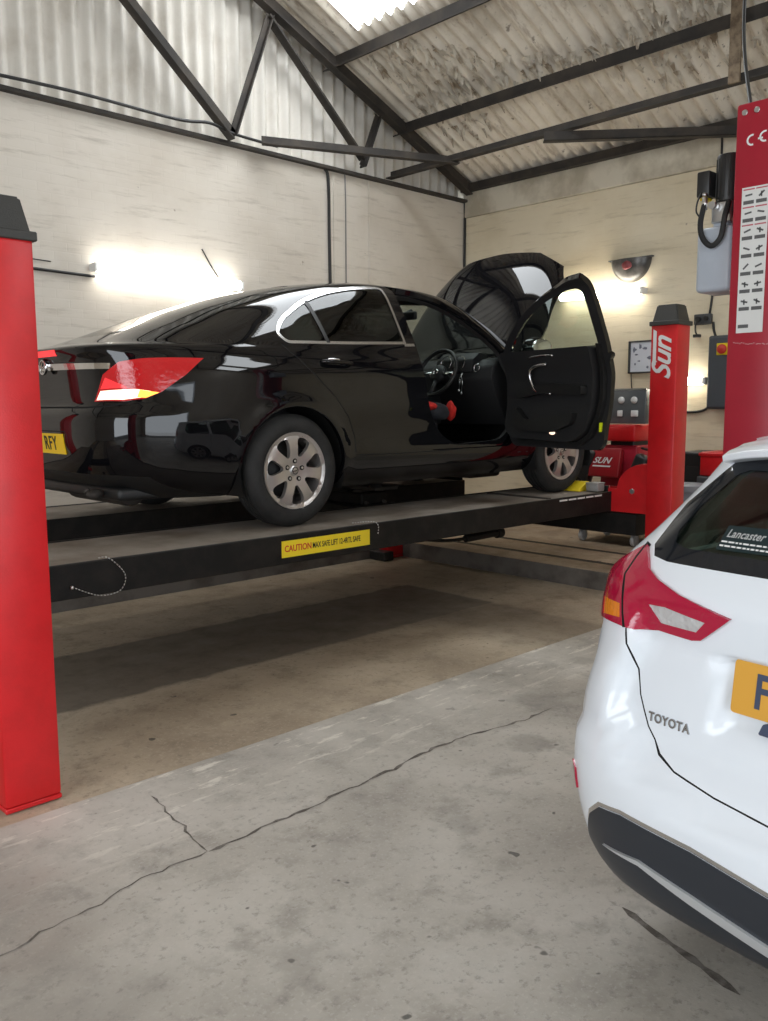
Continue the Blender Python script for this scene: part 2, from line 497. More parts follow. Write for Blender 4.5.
# long tie under the purlins, cross braces hung below the roof
mb = MB(); angle_iron(mb, (6.87, Y0, 3.98), (6.87, 7.0, 3.98), .085, .012, Vector((0, 0, 1)), -1); structural('tie_beam', mb)
mb = MB(); angle_iron(mb, (4.98, 6.80, 3.93), (6.90, 6.08, 3.96), .085, .012, Vector((0, 0, 1)), 1); structural('cross_brace', mb)
mb = MB(); angle_iron(mb, (6.66, 4.816, 3.885), (7.92, 3.42, 3.895), .08, .012, Vector((0, 0, 1)), -1); structural('cross_brace', mb)
# second truss further down the roof, behind the camera's shoulder
for a, b in (((XB-.05, ZE-.02), (XR, ZR-.12)), ((X0, ZE-.02), (XR, ZR-.12))):
    structural('truss_rafter', member(a, b, .13, 1.0))

# peeling paint flakes curling off the sheets between the two upper purlins: uncountable
mb = MB(); rf = random.Random(3)
for i in range(900):
    x = rf.uniform(6.05, 6.95) if rf.random() < .85 else rf.uniform(7.0, 7.4)
    y = rf.uniform(1.5, 6.6)
    if math.sin(y*2.1+1)+math.sin(x*5+y) < -.2: continue
    yk = (math.floor(y/PITCHW)+.75)*PITCHW + rf.uniform(-.03, .03)
    z = roof_z(x) + .06 - AMP - .002
    a = rf.uniform(.04, .11); bb = rf.uniform(.03, .075); cl = rf.uniform(.012, .05); ang = rf.uniform(-.6, .6); sk = rf.uniform(-.4, .4)
    def fl(u, v):
        du = (u-.2)*a; dv = (v-.5)*bb*(1-.75*u) + sk*u*a
        return Vector((x + du*math.cos(ang) - dv*math.sin(ang), yk + du*math.sin(ang)+dv*math.cos(ang), z - SL*du*math.cos(ang) - cl*u*u - .002))
    mb.quadgrid(fl, 3, 1)
M['flake'] = mat('peeling_paint', sRGB(205, 198, 184), .8, var=sRGB(140, 124, 104), vscale=9)
o = mb.build('paint_flakes', M['flake']); tag(o, 'dirty white paint flakes curling off the corrugated roof sheets', 'peeling paint', kind='stuff')

# ---------------- floor
def floor_mat(name, c_dark, c_mid, c_light, front):
    mt, nt, p = node_mat(name); g = NG(nt)
    tc = nt.nodes.new('ShaderNodeTexCoord'); v = tc.outputs['Object']
    sp = nt.nodes.new('ShaderNodeSeparateXYZ'); g.lk(v, sp.inputs[0])
    n1 = g.noise(v, 1.1, 8, .62, .3)
    col = g.ramp(n1, [(.32, c_dark), (.5, c_mid), (.66, c_light)])
    n2 = g.noise(v, 5.0, 6, .65)
    col = g.mix(g.ramp(n2, [(.52, 0.0), (.66, .6)]), col, tuple(c*.62 for c in c_mid))
    n3 = g.noise(v, 30, 5, .7)
    col = g.mix(g.ramp(n3, [(.55, 0.0), (.66, .6)]), col, tuple(c*.5 for c in c_mid))
    n4 = g.noise(v, 70, 3, .6)
    col = g.mix(g.ramp(n4, [(.36, .35), (.45, 0.0)]), col, c_light)
    n5 = g.noise(v, 11, 2, .4)                                     # oil spots
    col = g.mix(g.ramp(n5, [(.735, 0.0), (.755, .75)]), col, (.03, .026, .022))
    if front:
        # pale worn lip along the joint with the bay, with white scuffs
        lip = g.maprange(sp.outputs['Y'], 2.45, 2.95)
        n6 = g.noise(v, 2.3, 5, .7)
        f = g.math('MULTIPLY', lip, g.maprange(n6, .35, .65), True)
        col = g.mix(g.math('MULTIPLY', f, .7), col, tuple(min(1, c*1.12) for c in c_light))
        mp = nt.nodes.new('ShaderNodeMapping'); mp.inputs['Scale'].default_value = (.9, 4, 1); g.lk(v, mp.inputs[0])
        n7 = g.noise(mp.outputs[0], 4, 5, .7)
        f = g.math('MULTIPLY', lip, g.maprange(n7, .56, .62), True)
        col = g.mix(g.math('MULTIPLY', f, .8), col, sRGB(222, 216, 204))
        # dark worn patch, lower left
        n8 = g.noise(v, .8, 4, .6)
        f = g.math('MULTIPLY', g.maprange(sp.outputs['X'], 1.25, .85), g.maprange(n8, .36, .48), True)
        col = g.mix(g.math('MULTIPLY', f, .55), col, tuple(c*.50 for c in c_mid))
        # old damp stains beside the crack and near the white car
        wx = g.math('ADD', sp.outputs['X'], g.math('MULTIPLY', g.math('SUBTRACT', g.noise(v, 7, 4, .7), .5), .35))
        wy = g.math('ADD', sp.outputs['Y'], g.math('MULTIPLY', g.math('SUBTRACT', g.noise(v, 5, 4, .7), .5), .35))
        for (sx, sy, sr, k_) in ((3.55, 2.52, .17, .45), (3.05, 2.22, .13, .42), (2.25, 1.95, .10, .35), (2.55, 2.75, .10, .3), (1.35, 1.75, .12, .3), (4.3, 2.75, .12, .35), (.85, 2.33, .06, .0)):
            dx = g.math('SUBTRACT', wx, sx); dy = g.math('SUBTRACT', wy, sy)
            rr_ = g.math('SQRT', g.math('ADD', g.math('MULTIPLY', dx, dx), g.math('MULTIPLY', dy, dy)))
            col = g.mix(g.maprange(rr_, sr, sr*.6, 0, k_), col, tuple(c*.48 for c in c_mid))
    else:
        # an L of darker colour with wavering edges, its short leg fading out
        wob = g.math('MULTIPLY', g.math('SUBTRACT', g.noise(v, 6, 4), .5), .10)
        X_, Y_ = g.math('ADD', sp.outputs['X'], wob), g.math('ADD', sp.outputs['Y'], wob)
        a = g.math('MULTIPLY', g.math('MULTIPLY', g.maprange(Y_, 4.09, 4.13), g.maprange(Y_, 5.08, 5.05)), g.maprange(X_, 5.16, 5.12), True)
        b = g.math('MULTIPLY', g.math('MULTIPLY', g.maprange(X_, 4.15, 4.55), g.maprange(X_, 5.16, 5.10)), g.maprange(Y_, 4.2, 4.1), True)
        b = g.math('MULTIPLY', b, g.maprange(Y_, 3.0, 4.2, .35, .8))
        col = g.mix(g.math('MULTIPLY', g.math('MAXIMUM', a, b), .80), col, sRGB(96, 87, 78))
    g.lk(col, p.inputs['Base Color'])
    r = g.ramp(n2, [(.3, .42), (.7, .7)]); g.lk(r, p.inputs['Roughness'])
    g.lk(g.bump(n3, .25, .004, g.bump(n2, .2, .01)), p.inputs['Normal'])
    return mt
M['floorfront'] = floor_mat('worn_grey_concrete', sRGB(150, 144, 135), sRGB(172, 166, 156), sRGB(190, 184, 175), True)
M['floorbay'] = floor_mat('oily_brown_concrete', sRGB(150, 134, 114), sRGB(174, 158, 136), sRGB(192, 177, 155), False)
M['floorraised'] = floor_mat('dusty_raised_concrete', sRGB(128, 110, 92), sRGB(158, 139, 117), sRGB(178, 159, 136), False)
M['kerb'] = mat('scraped_kerb_concrete', sRGB(112, 106, 100), .7, var=sRGB(84, 78, 72), vscale=3, bump=.4, bscale=20)
M['darkfloor'] = mat('dark_floor_concrete', sRGB(82, 74, 68), .6, var=sRGB(96, 87, 79), vscale=4, bump=.2, bscale=30)
YF = 3.10
st('floor', MB().box((X0-3, Y0-4, -.12), (XB+4, YF, 0)), M['floorfront'])
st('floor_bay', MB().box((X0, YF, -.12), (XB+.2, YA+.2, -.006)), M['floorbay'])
XK, YK, ZK = 6.1, 6.2, .15
mb = MB(); mb.prism([(XK, 2.95), (XB, 2.95), (XB, YA), (X0, YA), (X0, YK), (XK, YK)], -.1, ZK, None, .012)
ob = mb.build('floor_raised', [M['floorraised'], M['kerb']]); ob['kind'] = 'structure'
for pl in ob.data.polygons:
    if abs(pl.normal.z) < .5: pl.material_index = 1
# two narrow channel tracks let into the raised floor
M['slot'] = mat('dark_slot_steel', (.02, .017, .014), .6)
for xa in (6.42, 6.95):
    st('floor_track', MB().box((xa, 3.2, ZK-.02), (xa+.035, 6.9, ZK+.003)).box((xa+.05, 3.2, ZK-.02), (xa+.058, 6.9, ZK+.004)), M['slot'])
# cracks
def crack(pts, w0, seed, name='floor_crack', jit=.010):
    rr = random.Random(seed); P = []
    pts = [Vector((p[0], p[1], 0)) for p in pts]
    for a, b in zip(pts, pts[1:]):
        n = max(2, int((b-a).length/.035)); d = (b-a).normalized(); s = Vector((-d.y, d.x, 0))
        for k in range(n): P.append(a.lerp(b, k/n) + s*rr.uniform(-jit, jit))
    P.append(pts[-1])
    b = bmesh.new(); prev = None
    for i, p in enumerate(P):
        t = (P[min(i+1, len(P)-1)]-P[max(i-1, 0)]).normalized(); s = Vector((-t.y, t.x, 0))
        w = w0*rr.uniform(.25, 1.2)*(1 if 0 < i < len(P)-1 else .1)
        q = (b.verts.new(p + s*w/2 + Vector((0, 0, .0012))), b.verts.new(p - s*w/2 + Vector((0, 0, .0012))))
        if prev: b.faces.new((prev[0], prev[1], q[1], q[0]))
        prev = q
    bmesh.ops.recalc_face_normals(b, faces=b.faces)
    mb = MB(); mb._merge(b); return st(name, mb, M['crackdirt'])
M['crackdirt'] = mat('crack_dirt', (.10, .086, .072), .9, var=(.20, .18, .16), vscale=18, vlow=.45, vhigh=.6)
# ================================================================ car-body shells
def pchip(pts):
    x = np.array([p[0] for p in pts], float); y = np.array([p[1] for p in pts], float)
    h = np.diff(x); d = np.diff(y)/h; mm = np.zeros_like(y)
    for i in range(1, len(x)-1):
        if d[i-1]*d[i] > 0:
            w1, w2 = 2*h[i]+h[i-1], h[i]+2*h[i-1]
            mm[i] = (w1+w2)/(w1/d[i-1]+w2/d[i])
    mm[0], mm[-1] = d[0], d[-1]
    def f(q):
        q = np.clip(np.asarray(q, float), x[0], x[-1]); i = np.clip(np.searchsorted(x, q)-1, 0, len(x)-2)
        t = (q-x[i])/h[i]
        return ((2*t**3-3*t**2+1)*y[i] + (t**3-2*t**2+t)*h[i]*mm[i] + (-2*t**3+3*t**2)*y[i+1] + (t**3-t**2)*h[i]*mm[i+1])
    return f

def half_outline(n1, n2, q):
    """unit superellipse quarter, from (1,0) to (0,1)"""
    a = np.linspace(0, .84, q); b = np.linspace(.84, 0, q)
    y1 = a; x1 = (1-y1**n1)**(1/n1)
    x2 = b; y2 = (1-x2**n2)**(1/n2)
    x0 = x1[-1]
    keep = x2 < x0-1e-6
    return np.concatenate([x1, x2[keep]]), np.concatenate([y1, y2[keep]])

class Hull:
    """right half (y<0) of a car body as level outlines: s runs rear centre > side > front centre, v from sill to roof"""
    def __init__(self, xr, xf, w, nr, nf, xm, z0, z1, bump=None, ns=300, nv=200, zw=1.0):
        fr, ff, fw, fnr, fnf = [pchip(k) for k in (xr, xf, w, nr, nf)]
        zz = np.linspace(z0, z1, 4000)
        # denser towards the top where width closes quickly
        zz = np.unique(np.concatenate([zz, z1-(z1-zz[-400])*np.linspace(1, 0, 800)**2]))
        L = np.concatenate([[0], np.cumsum(np.sqrt(np.diff(zz)**2 + .35*np.diff(fr(zz))**2 + .35*np.diff(ff(zz))**2 + np.diff(fw(zz))**2))])
        zs = np.interp(np.linspace(0, L[-1], nv), L, zz)
        T = np.zeros((nv, ns, 3))
        for i, z in enumerate(zs):
            a, c = xm-float(fr(z)), float(ff(z))-xm
            ww = max(float(fw(z)), 1e-4)
            n1, n2 = float(fnr(z)), float(fnf(z))
            rx, ry = half_outline(n1, n1, 220); fx, fy = half_outline(n2, n2, 220)
            X = np.concatenate([xm-a*rx, (xm+c*fx)[::-1]]); Y = np.concatenate([ww*ry, (ww*fy)[::-1]])
            d = np.sqrt(np.diff(X)**2+np.diff(Y)**2); s = np.concatenate([[0], np.cumsum(d)])
            keep = np.concatenate([[True], d > 1e-9]); X, Y, s = X[keep], Y[keep], s[keep]
            q = np.linspace(0, s[-1], ns)
            T[i, :, 0] = np.interp(q, s, X); T[i, :, 1] = -np.interp(q, s, Y); T[i, :, 2] = z
        if bump is not None: T = bump(T)
        self.T = T; self.ns, self.nv = ns, nv
        Tu = np.gradient(T, axis=1); Tv = np.gradient(T, axis=0)
        N = np.cross(Tu, Tv); ln = np.linalg.norm(N, axis=2, keepdims=True); N = N/np.maximum(ln, 1e-12)
        # smooth tiny numeric noise, point outwards
        if N[nv//3, ns//2, 1] > 0: N = -N
        for _ in range(2):
            N[1:-1, 1:-1] = (N[1:-1, 1:-1]*2 + N[:-2, 1:-1] + N[2:, 1:-1] + N[1:-1, :-2] + N[1:-1, 2:])/6
        N[:, 0, 1] = 0; N[:, -1, 1] = 0
        N = N/np.maximum(np.linalg.norm(N, axis=2, keepdims=True), 1e-12)
        self.N = N
        self.SU, self.SV = 6.0, 2.2
        vs = T.reshape(-1, 3)
        idx = np.arange(nv*ns).reshape(nv, ns)
        q = np.stack([idx[:-1, :-1], idx[:-1, 1:], idx[1:, 1:], idx[1:, :-1]], -1).reshape(-1, 4)
        self.bvh = BVHTree.FromPolygons([Vector(p) for p in vs], [tuple(int(k) for k in f) for f in q])
    def _uv(self, loc, fi):
        i, j = divmod(fi, self.ns-1)
        p = np.array(loc); T = self.T
        e1 = (T[i, j+1]-T[i, j] + T[i+1, j+1]-T[i+1, j])/2; e2 = (T[i+1, j]-T[i, j] + T[i+1, j+1]-T[i, j+1])/2
        A = np.stack([e1, e2], 1); sol, *_ = np.linalg.lstsq(A, p-T[i, j], rcond=None)
        a, b = np.clip(sol, 0, 1)
        return ((j+a)/(self.ns-1)*self.SU, (i+b)/(self.nv-1)*self.SV)
    def cast(self, o, d):
        loc, n, fi, dist = self.bvh.ray_cast(Vector(o), Vector(d))
        return None if loc is None else (loc, self._uv(loc, fi))
    def near(self, p):
        loc, n, fi, dist = self.bvh.find_nearest(Vector(p))
        return loc, self._uv(loc, fi)
    # projections of 2-D drawings to (u, v)
    def side(self, x, z):
        r = self.cast((x, -3, z), (0, 1, 0))
        return r[1] if r else self.near((x, -.5, z))[1]
    def rear(self, y, z):
        r = self.cast((-4, min(-1e-4, y), z), (1, 0, 0))
        return r[1] if r else self.near((-.8, y, z))[1]
    def front(self, y, z):
        r = self.cast((6, min(-1e-4, y), z), (-1, 0, 0))
        return r[1] if r else self.near((3, y, z))[1]
    def top(self, x, y):
        r = self.cast((x, min(-1e-4, y), 4), (0, 0, -1))
        return r[1] if r else self.near((x, y, 1.0))[1]
    def p3(self, x, y, z): return self.near((x, y, z))[1]
    def ev(self, uv):
        uv = np.asarray(uv, float)
        a = np.clip(uv[:, 0]/self.SU, 0, 1)*(self.ns-1); b = np.clip(uv[:, 1]/self.SV, 0, 1)*(self.nv-1)
        j = np.minimum(a.astype(int), self.ns-2); i = np.minimum(b.astype(int), self.nv-2)
        fa = (a-j)[:, None]; fb = (b-i)[:, None]
        def bi(G): return (G[i, j]*(1-fa)*(1-fb) + G[i, j+1]*fa*(1-fb) + G[i+1, j]*(1-fa)*fb + G[i+1, j+1]*fa*fb)
        P = bi(self.T); N = bi(self.N); N /= np.maximum(np.linalg.norm(N, axis=1, keepdims=True), 1e-12)
        return P, N

def densify(pts, step, closed=True):
    out = []; n = len(pts)
    for i in range(n if closed else n-1):
        a = np.array(pts[i], float); b = np.array(pts[(i+1) % n], float)
        k = max(1, int(np.linalg.norm(b-a)/step))
        out += [tuple(a+(b-a)*t/k) for t in range(k)]
    if not closed: out.append(tuple(pts[-1]))
    return out

def stroke(pts, w, closed=False):
    """outline polygon(s) of a thin line drawn through 2-D points"""
    P = [np.array(p, float) for p in pts]; n = len(P); L, Rr = [], []
    for i in range(n):
        a = P[i-1] if (closed or i > 0) else P[i]; b = P[(i+1) % n] if (closed or i < n-1) else P[i]
        t = b-a; t = t/max(np.linalg.norm(t), 1e-9); s = np.array([-t[1], t[0]])*w/2
        L.append(tuple(P[i]+s)); Rr.append(tuple(P[i]-s))
    if closed: return L, Rr
    return L + Rr[::-1]

def inside(poly, q):
    x, y = q[:, 0], q[:, 1]; c = np.zeros(len(q), bool); n = len(poly)
    for i in range(n):
        x1, y1 = poly[i]; x2, y2 = poly[i-1]
        if y1 == y2: continue
        k = ((y1 > y) != (y2 > y)) & (x < (x2-x1)*(y-y1)/(y2-y1)+x1)
        c ^= k
    return c

def triangulate(h, regions, ju=2, iv=2):
    """regions: list of (name, uv polygon or (outer, inner)); the first that contains a triangle names it"""
    polys = []
    for nm, pl in regions:
        polys += list(pl) if isinstance(pl, tuple) else [pl]
    gu = [j/(h.ns-1)*h.SU for j in range(0, h.ns, ju)]
    if gu[-1] < h.SU: gu.append(h.SU)
    gv = [i/(h.nv-1)*h.SV for i in range(0, h.nv, iv)]
    if gv[-1] < h.SV: gv.append(h.SV)
    cv = np.array([p for pl in polys for p in pl]) if polys else np.zeros((0, 2))
    G = np.array([(u, v) for u in gu for v in gv])
    if len(cv):
        cell = .02; near = set()
        for p in cv:
            a, b = int(p[0]/cell), int(p[1]/cell)
            for da in (-1, 0, 1):
                for db in (-1, 0, 1): near.add((a+da, b+db))
        keep = []
        for p in G:
            edge = p[0] < 1e-9 or p[1] < 1e-9 or p[0] > h.SU-1e-9 or p[1] > h.SV-1e-9
            if edge: keep.append(p); continue
            if (int(p[0]/cell), int(p[1]/cell)) in near:
                if np.min(np.sum((cv-p)**2, 1)) < .011**2: continue
            keep.append(p)
        G = np.array(keep)
    verts = [Vector((0, 0)), Vector((h.SU, 0)), Vector((h.SU, h.SV)), Vector((0, h.SV))]
    edges = [(0, 1), (1, 2), (2, 3), (3, 0)]
    for pl in polys:
        b = len(verts); n = len(pl)
        verts += [Vector((min(max(p[0], 0), h.SU), min(max(p[1], 0), h.SV))) for p in pl]
        edges += [(b+i, b+(i+1) % n) for i in range(n)]
    verts += [Vector(p) for p in G]
    rv, re, rf, *_ = geometry.delaunay_2d_cdt(verts, edges, [], 0, 1e-6)
    uv = np.array([(p[0], p[1]) for p in rv])
    tr = np.array([f for f in rf if len(f) == 3])
    cen = uv[tr].mean(1)
    lab = np.array(['']*len(tr), dtype=object); todo = np.ones(len(tr), bool)
    for nm, pl in regions:
        k = inside(pl[0], cen) & ~inside(pl[1], cen) if isinstance(pl, tuple) else inside(pl, cen)
        k &= todo; lab[k] = nm; todo &= ~k
    lab[todo] = 'body'
    P, N = h.ev(uv)
    return dict(uv=uv, tr=tr, lab=lab, P=P, N=N, h=h)

def piece(name, sources, spec, mats, off=0.0, th=.03, parent=None, origin=(0, 0, 0), inner=None, rim=None, rimseam=False):
    """sources: list of (triangulation, side) with side -1 = right as drawn, +1 = mirrored; spec: {region: material index}"""
    V, Fc, LN, MI = [], [], [], []
    for D, side in sources:
        sel = np.array([l in spec for l in D['lab']], bool)
        tr = D['tr'][sel]; lb = D['lab'][sel]
        if not len(tr): continue
        h = D['h']
        P = D['P'].copy(); N = D['N'].copy()
        if side > 0:
            P[:, 1] *= -1; N[:, 1] *= -1
        # drop degenerate, orient
        a, b, c = P[tr[:, 0]], P[tr[:, 1]], P[tr[:, 2]]
        fn = np.cross(b-a, c-a); ok = np.linalg.norm(fn, axis=1) > 1e-10
        tr, lb, fn = tr[ok], lb[ok], fn[ok]
        flip = np.sum(fn*(N[tr[:, 0]]+N[tr[:, 1]]+N[tr[:, 2]]), 1) < 0
        tr = tr.copy(); tr[flip] = tr[flip][:, ::-1]
        used = np.unique(tr); rem = -np.ones(len(P), int); rem[used] = np.arange(len(used))
        base = len(V); Po = P[used]+N[used]*off; No = N[used]
        V += [tuple(p) for p in Po]
        for t, l in zip(tr, lb):
            k = [int(rem[q]) for q in t]
            Fc.append(tuple(base+q for q in k)); LN += [tuple(No[q]) for q in k]; MI.append(spec[l])
        if th > 0:
            b2 = len(V); Pi = Po-No*th; V += [tuple(p) for p in Pi]
            for t, l in zip(tr, lb):
                k = [int(rem[q]) for q in t][::-1]
                Fc.append(tuple(b2+q for q in k)); LN += [tuple(-No[q]) for q in k]; MI.append(spec[l] if inner is None else inner)
            cnt = {}
            for t, l in zip(tr, lb):
                for q in range(3):
                    e = (int(t[q]), int(t[(q+1) % 3])); cnt[e] = l
            for (p, q), l in cnt.items():
                if (q, p) in cnt: continue
                u1, u2 = D['uv'][p], D['uv'][q]
                if not rimseam and ((u1[0] < 1e-6 and u2[0] < 1e-6) or (u1[0] > h.SU-1e-6 and u2[0] > h.SU-1e-6) or (u1[1] > h.SV-1e-6 and u2[1] > h.SV-1e-6)): continue
                b3 = len(V); p_, q_ = int(rem[p]), int(rem[q])
                V += [tuple(Po[p_]), tuple(Po[q_]), tuple(Pi[q_]), tuple(Pi[p_])]
                nn = np.cross(Pi[p_]-Po[p_], Po[q_]-Po[p_]); nn = nn/max(np.linalg.norm(nn), 1e-12)
                Fc.append((b3, b3+3, b3+2, b3+1)); LN += [tuple(nn)]*4; MI.append(spec[l] if rim is None else rim)
    me = bpy.data.meshes.new(name)
    o = Vector(origin)
    me.from_pydata([Vector(v)-o for v in V], [], Fc)
    me.polygons.foreach_set('material_index', MI)
    me.polygons.foreach_set('use_smooth', [True]*len(Fc))
    me.update()
    if len(me.loops) == len(LN): me.normals_split_custom_set(LN)
    ob = link(name, me, mats, parent)
    ob.location = origin
    return ob
# ================================================================ the black hatchback: body surface
def bump_black(T):
    x, y, z = T[..., 0], T[..., 1], T[..., 2]
    wmax = .93
    k = np.clip((np.abs(y)/wmax-.55)/.4, 0, 1)                 # only on the flanks
    mid = np.exp(-((x-1.35)/.95)**4)
    d = -.016*np.exp(-((z-.52)/.13)**2)*mid                    # hollow along the doors
    d = d + .006*np.exp(-((z-.90)/.05)**2)*np.exp(-((x-1.0)/1.6)**4)
    for cx in (0.0, 2.737):
        rr = np.sqrt((x-cx)**2+(z-.335)**2)
        d = d + .014*np.exp(-((rr-.385)/.045)**2)*np.clip((z-.15)/.2, 0, 1)
    T[..., 1] = np.where(y < 0, y-d*k, y)
    return T
def up(k): return [(z if z <= 1.02 else 1.02+(z-1.02)*1.145, q) for z, q in k]
BH = Hull(
    xr=up([(.20, -.80), (.26, -.93), (.32, -1.02), (.42, -1.075), (.55, -1.10), (.64, -1.10), (.68, -1.085), (.72, -1.055), (.80, -1.045), (.90, -1.05), (.96, -1.07), (1.0, -1.095), (1.018, -1.10), (1.03, -1.085), (1.045, -.99), (1.06, -.93), (1.16, -.62), (1.29, -.22), (1.395, .2), (1.455, .6), (1.485, .95), (1.497, 1.2)]),
    xf=up([(.20, 3.50), (.28, 3.62), (.42, 3.70), (.55, 3.72), (.66, 3.70), (.74, 3.62), (.82, 3.46), (.90, 3.22), (.96, 2.95), (1.0, 2.72), (1.02, 2.60), (1.06, 2.52), (1.1, 2.49), (1.2, 2.32), (1.3, 2.10), (1.4, 1.83), (1.45, 1.63), (1.485, 1.42), (1.497, 1.26)]),
    w=up([(.20, .78), (.24, .84), (.30, .885), (.40, .915), (.55, .925), (.70, .928), (.82, .924), (.92, .912), (.98, .897), (1.02, .882), (1.08, .858), (1.2, .792), (1.3, .735), (1.38, .682), (1.42, .640), (1.452, .56), (1.478, .40), (1.491, .22), (1.497, 0)]),
    nr=[(.2, 4.5), (.6, 5.0), (.9, 4.6), (1.05, 4.0), (1.2, 3.6), (1.56, 3.0)],
    nf=[(.2, 3.2), (.7, 3.2), (.95, 4.2), (1.05, 4.4), (1.25, 4.6), (1.45, 4.2), (1.56, 3.0)],
    xm=1.15, z0=.20, z1=1.02+(1.497-1.02)*1.145, bump=bump_black)
# ================================================================ four-post vehicle lift
RAMP_Z = .81
lift = empty('vehicle_lift', (3.8, 4.87, 0), 0, 'red four-post vehicle lift with black runways carrying the raised black hatchback', 'vehicle lift')
LO = Vector((3.8, 4.87, 0))
def lp(name, mb, mats, parent=None, autosmooth=None):
    """part of the lift: built in world metres, parented to the lift (or to one of its parts)"""
    o = mb.build(name, mats, parent or lift, autosmooth)
    o.data.transform(Matrix.Translation(-LO)); return o
def lift_post(x0, x1, y0, y1, zb, zt, lettering):
    mb = MB()
    # folded-steel channel column with rounded edges, open towards the runway side
    mb.box((x0, y0, zb+.02), (x1, y1, zt), .012, 2)
    mb.box((x0-.0, y0-.0, zb), (x1+.0, y1+(.07 if y0 < 5 else 0), zb+.02), .004, 1)
    p = lp('post', mb, M['red'], None, 40)
    mb = MB()
    a = .028
    cx0, cx1, cy0, cy1 = x0-.012, x1+.012, y0-.012, y1+.012
    mb.box((cx0, cy0, zt-.012), (cx1, cy1, zt+.022), .004, 1)
    b = bmesh.new()
    lo = [(x0+.004, y0+.004), (x1-.004, y0+.004), (x1-.004, y1-.004), (x0+.004, y1-.004)]
    hi = [(x0+a, y0+a), (x1-a, y0+a), (x1-a, y1-a), (x0+a, y1-a)]
    vl = [b.verts.new((*q, zt+.02)) for q in lo]; vh = [b.verts.new((*q, zt+.145)) for q in hi]
    b.faces.new(vh)
    for k in range(4): b.faces.new((vl[k], vl[(k+1) % 4], vh[(k+1) % 4], vh[k]))
    bmesh.ops.recalc_face_normals(b, faces=b.faces)
    bmesh.ops.bevel(b, geom=[e for e in b.edges if len(e.link_faces) == 2], offset=.008, segments=2, affect='EDGES')
    mb._merge(b)
    lp('post_cap', mb, M['capgrey'], p)
    for (bx, by) in (((x0+.035, y1+.035), (x1-.035, y1+.035)) if y0 < 5 else ()):
        lp('anchor_bolt', MB().cyl((bx, by, zb+.02), (bx, by, zb+.045), .012, n=6), M['silver'], p)
    return p
PZT = 2.125
post_near = lift_post(1.09, 1.305, 3.18, 3.40, 0.0, PZT, False)
post_far = lift_post(6.125, 6.325, 3.18, 3.40, ZK, PZT, True)
# the two posts on the far side, mostly hidden by the car and outside the frame
pf_ = lift_post(5.88, 6.085, 6.045, 6.19, 0.0, PZT, False)
lp('post_foot', MB().box((5.74, 5.96, 0), (5.87, 6.18, .085), .008, 1), M['blackplastic'], pf_)
lift_post(1.09, 1.305, 6.045, 6.19, 0.0, PZT, False)
# white slanted lettering reading up the far post
tm = text_mesh('Sun', .215, .002, .45, .016, 'LEFT', .95, 1.05)
fr = Matrix.Translation((6.124, 3.225, 1.60)) @ Matrix(((0, 0, -1, 0), (0, 1, 0, 0), (1, 0, 0, 0), (0, 0, 0, 1)))
def letter_frame(origin, u, v):      # u = reading direction, v = letter-up
    return frame(origin, u, v)
mb = MB(); lf_ = letter_frame((6.123, 3.297, 1.70), (0, 0, 1), (0, 1, 0)); mb.add_mesh(tm, lf_)
mb.prism([(.115, .054), (.372, .054), (.386, .080), (.127, .080)], -.002, .0024, lf_)
lp('lettering', mb, M['whitepaint'], post_far)
# runways
def runway(y0, y1, x0=.75, x1=6.16):
    mb = MB()
    mb.box((x0, y0, RAMP_Z-.008), (x1, y1, RAMP_Z), 0)
    r = lp('runway', mb, [M['deck']])
    w = MB()
    for ya, yb in ((y0-.012, y0+.012), (y1-.012, y1+.012)):
        w.box((x0, ya, RAMP_Z-.155), (x1, yb, RAMP_Z+.006), .004, 1)
        w.box((x0, ya+(.012 if ya < (y0+y1)/2 else -.03), RAMP_Z-.155), (x1, yb+(.03 if ya < (y0+y1)/2 else -.012), RAMP_Z-.147))
    for k in range(6):
        xx = x0+.3+k*.95; w.box((xx, y0, RAMP_Z-.12), (xx+.01, y1, RAMP_Z-.01))
    lp('side_beam', w, M['blacksteel'], r)
    return r
M['deck'] = mat('worn_steel_deck', sRGB(140, 132, 122), .7, var=sRGB(104, 92, 80), vscale=3.2, vlow=.4, vhigh=.7, bump=.3, bscale=50)
M['deckworn'] = M['deck']
run_near = runway(3.73, 4.42)
run_far = runway(5.305, 6.02)
# front wheel stops / turn-plate ends on the runways
for r, (y0, y1) in ((run_near, (3.73, 4.42)), (run_far, (5.305, 6.02))):
    w = MB(); w.box((5.35, y0+.05, RAMP_Z), (5.40, y1-.05, RAMP_Z+.008), .002, 1)
    lp('deck_joint', w, M['oldsteel'], r)
    w = MB(); w.box((6.145, y0+.02, RAMP_Z-.06), (6.165, y1-.02, RAMP_Z+.05), .004, 1)
    lp('end_stop', w, M['blacksteel'], r)
# bright worn edge near the front wheel
w = MB()
for k in range(5): w.box((5.42+k*.12, 3.715, RAMP_Z-.020), (5.52+k*.12, 3.7175, RAMP_Z-.008))
lp('edge_strip', w, M['whitepaint'], run_near)
# caution sticker
sx0, sx1 = 2.80, 3.455
w = MB(); w.box((sx0, 3.7145, RAMP_Z-.118), (sx1, 3.7185, RAMP_Z-.026))
stk = lp('caution_sticker', w, M['sticker'] if 'sticker' in M else M['yellow'], run_near)
w = MB(); w.add_mesh(text_mesh('CAUTION', .050, .0006, 0, .02, 'LEFT', 1.0, .84), frame((sx0+.018, 3.7142, RAMP_Z-.072), (1, 0, 0), (0, 0, 1)))
lp('lettering', w, M['inkred'], stk)
w = MB(); w.add_mesh(text_mesh('MAX SAFE LIFT 12-4RTL SAFE', .046, .0006, 0, .015, 'LEFT', 1.0, .62), frame((sx0+.215, 3.7142, RAMP_Z-.072), (1, 0, 0), (0, 0, 1)))
lp('lettering', w, M['inkblack'], stk)
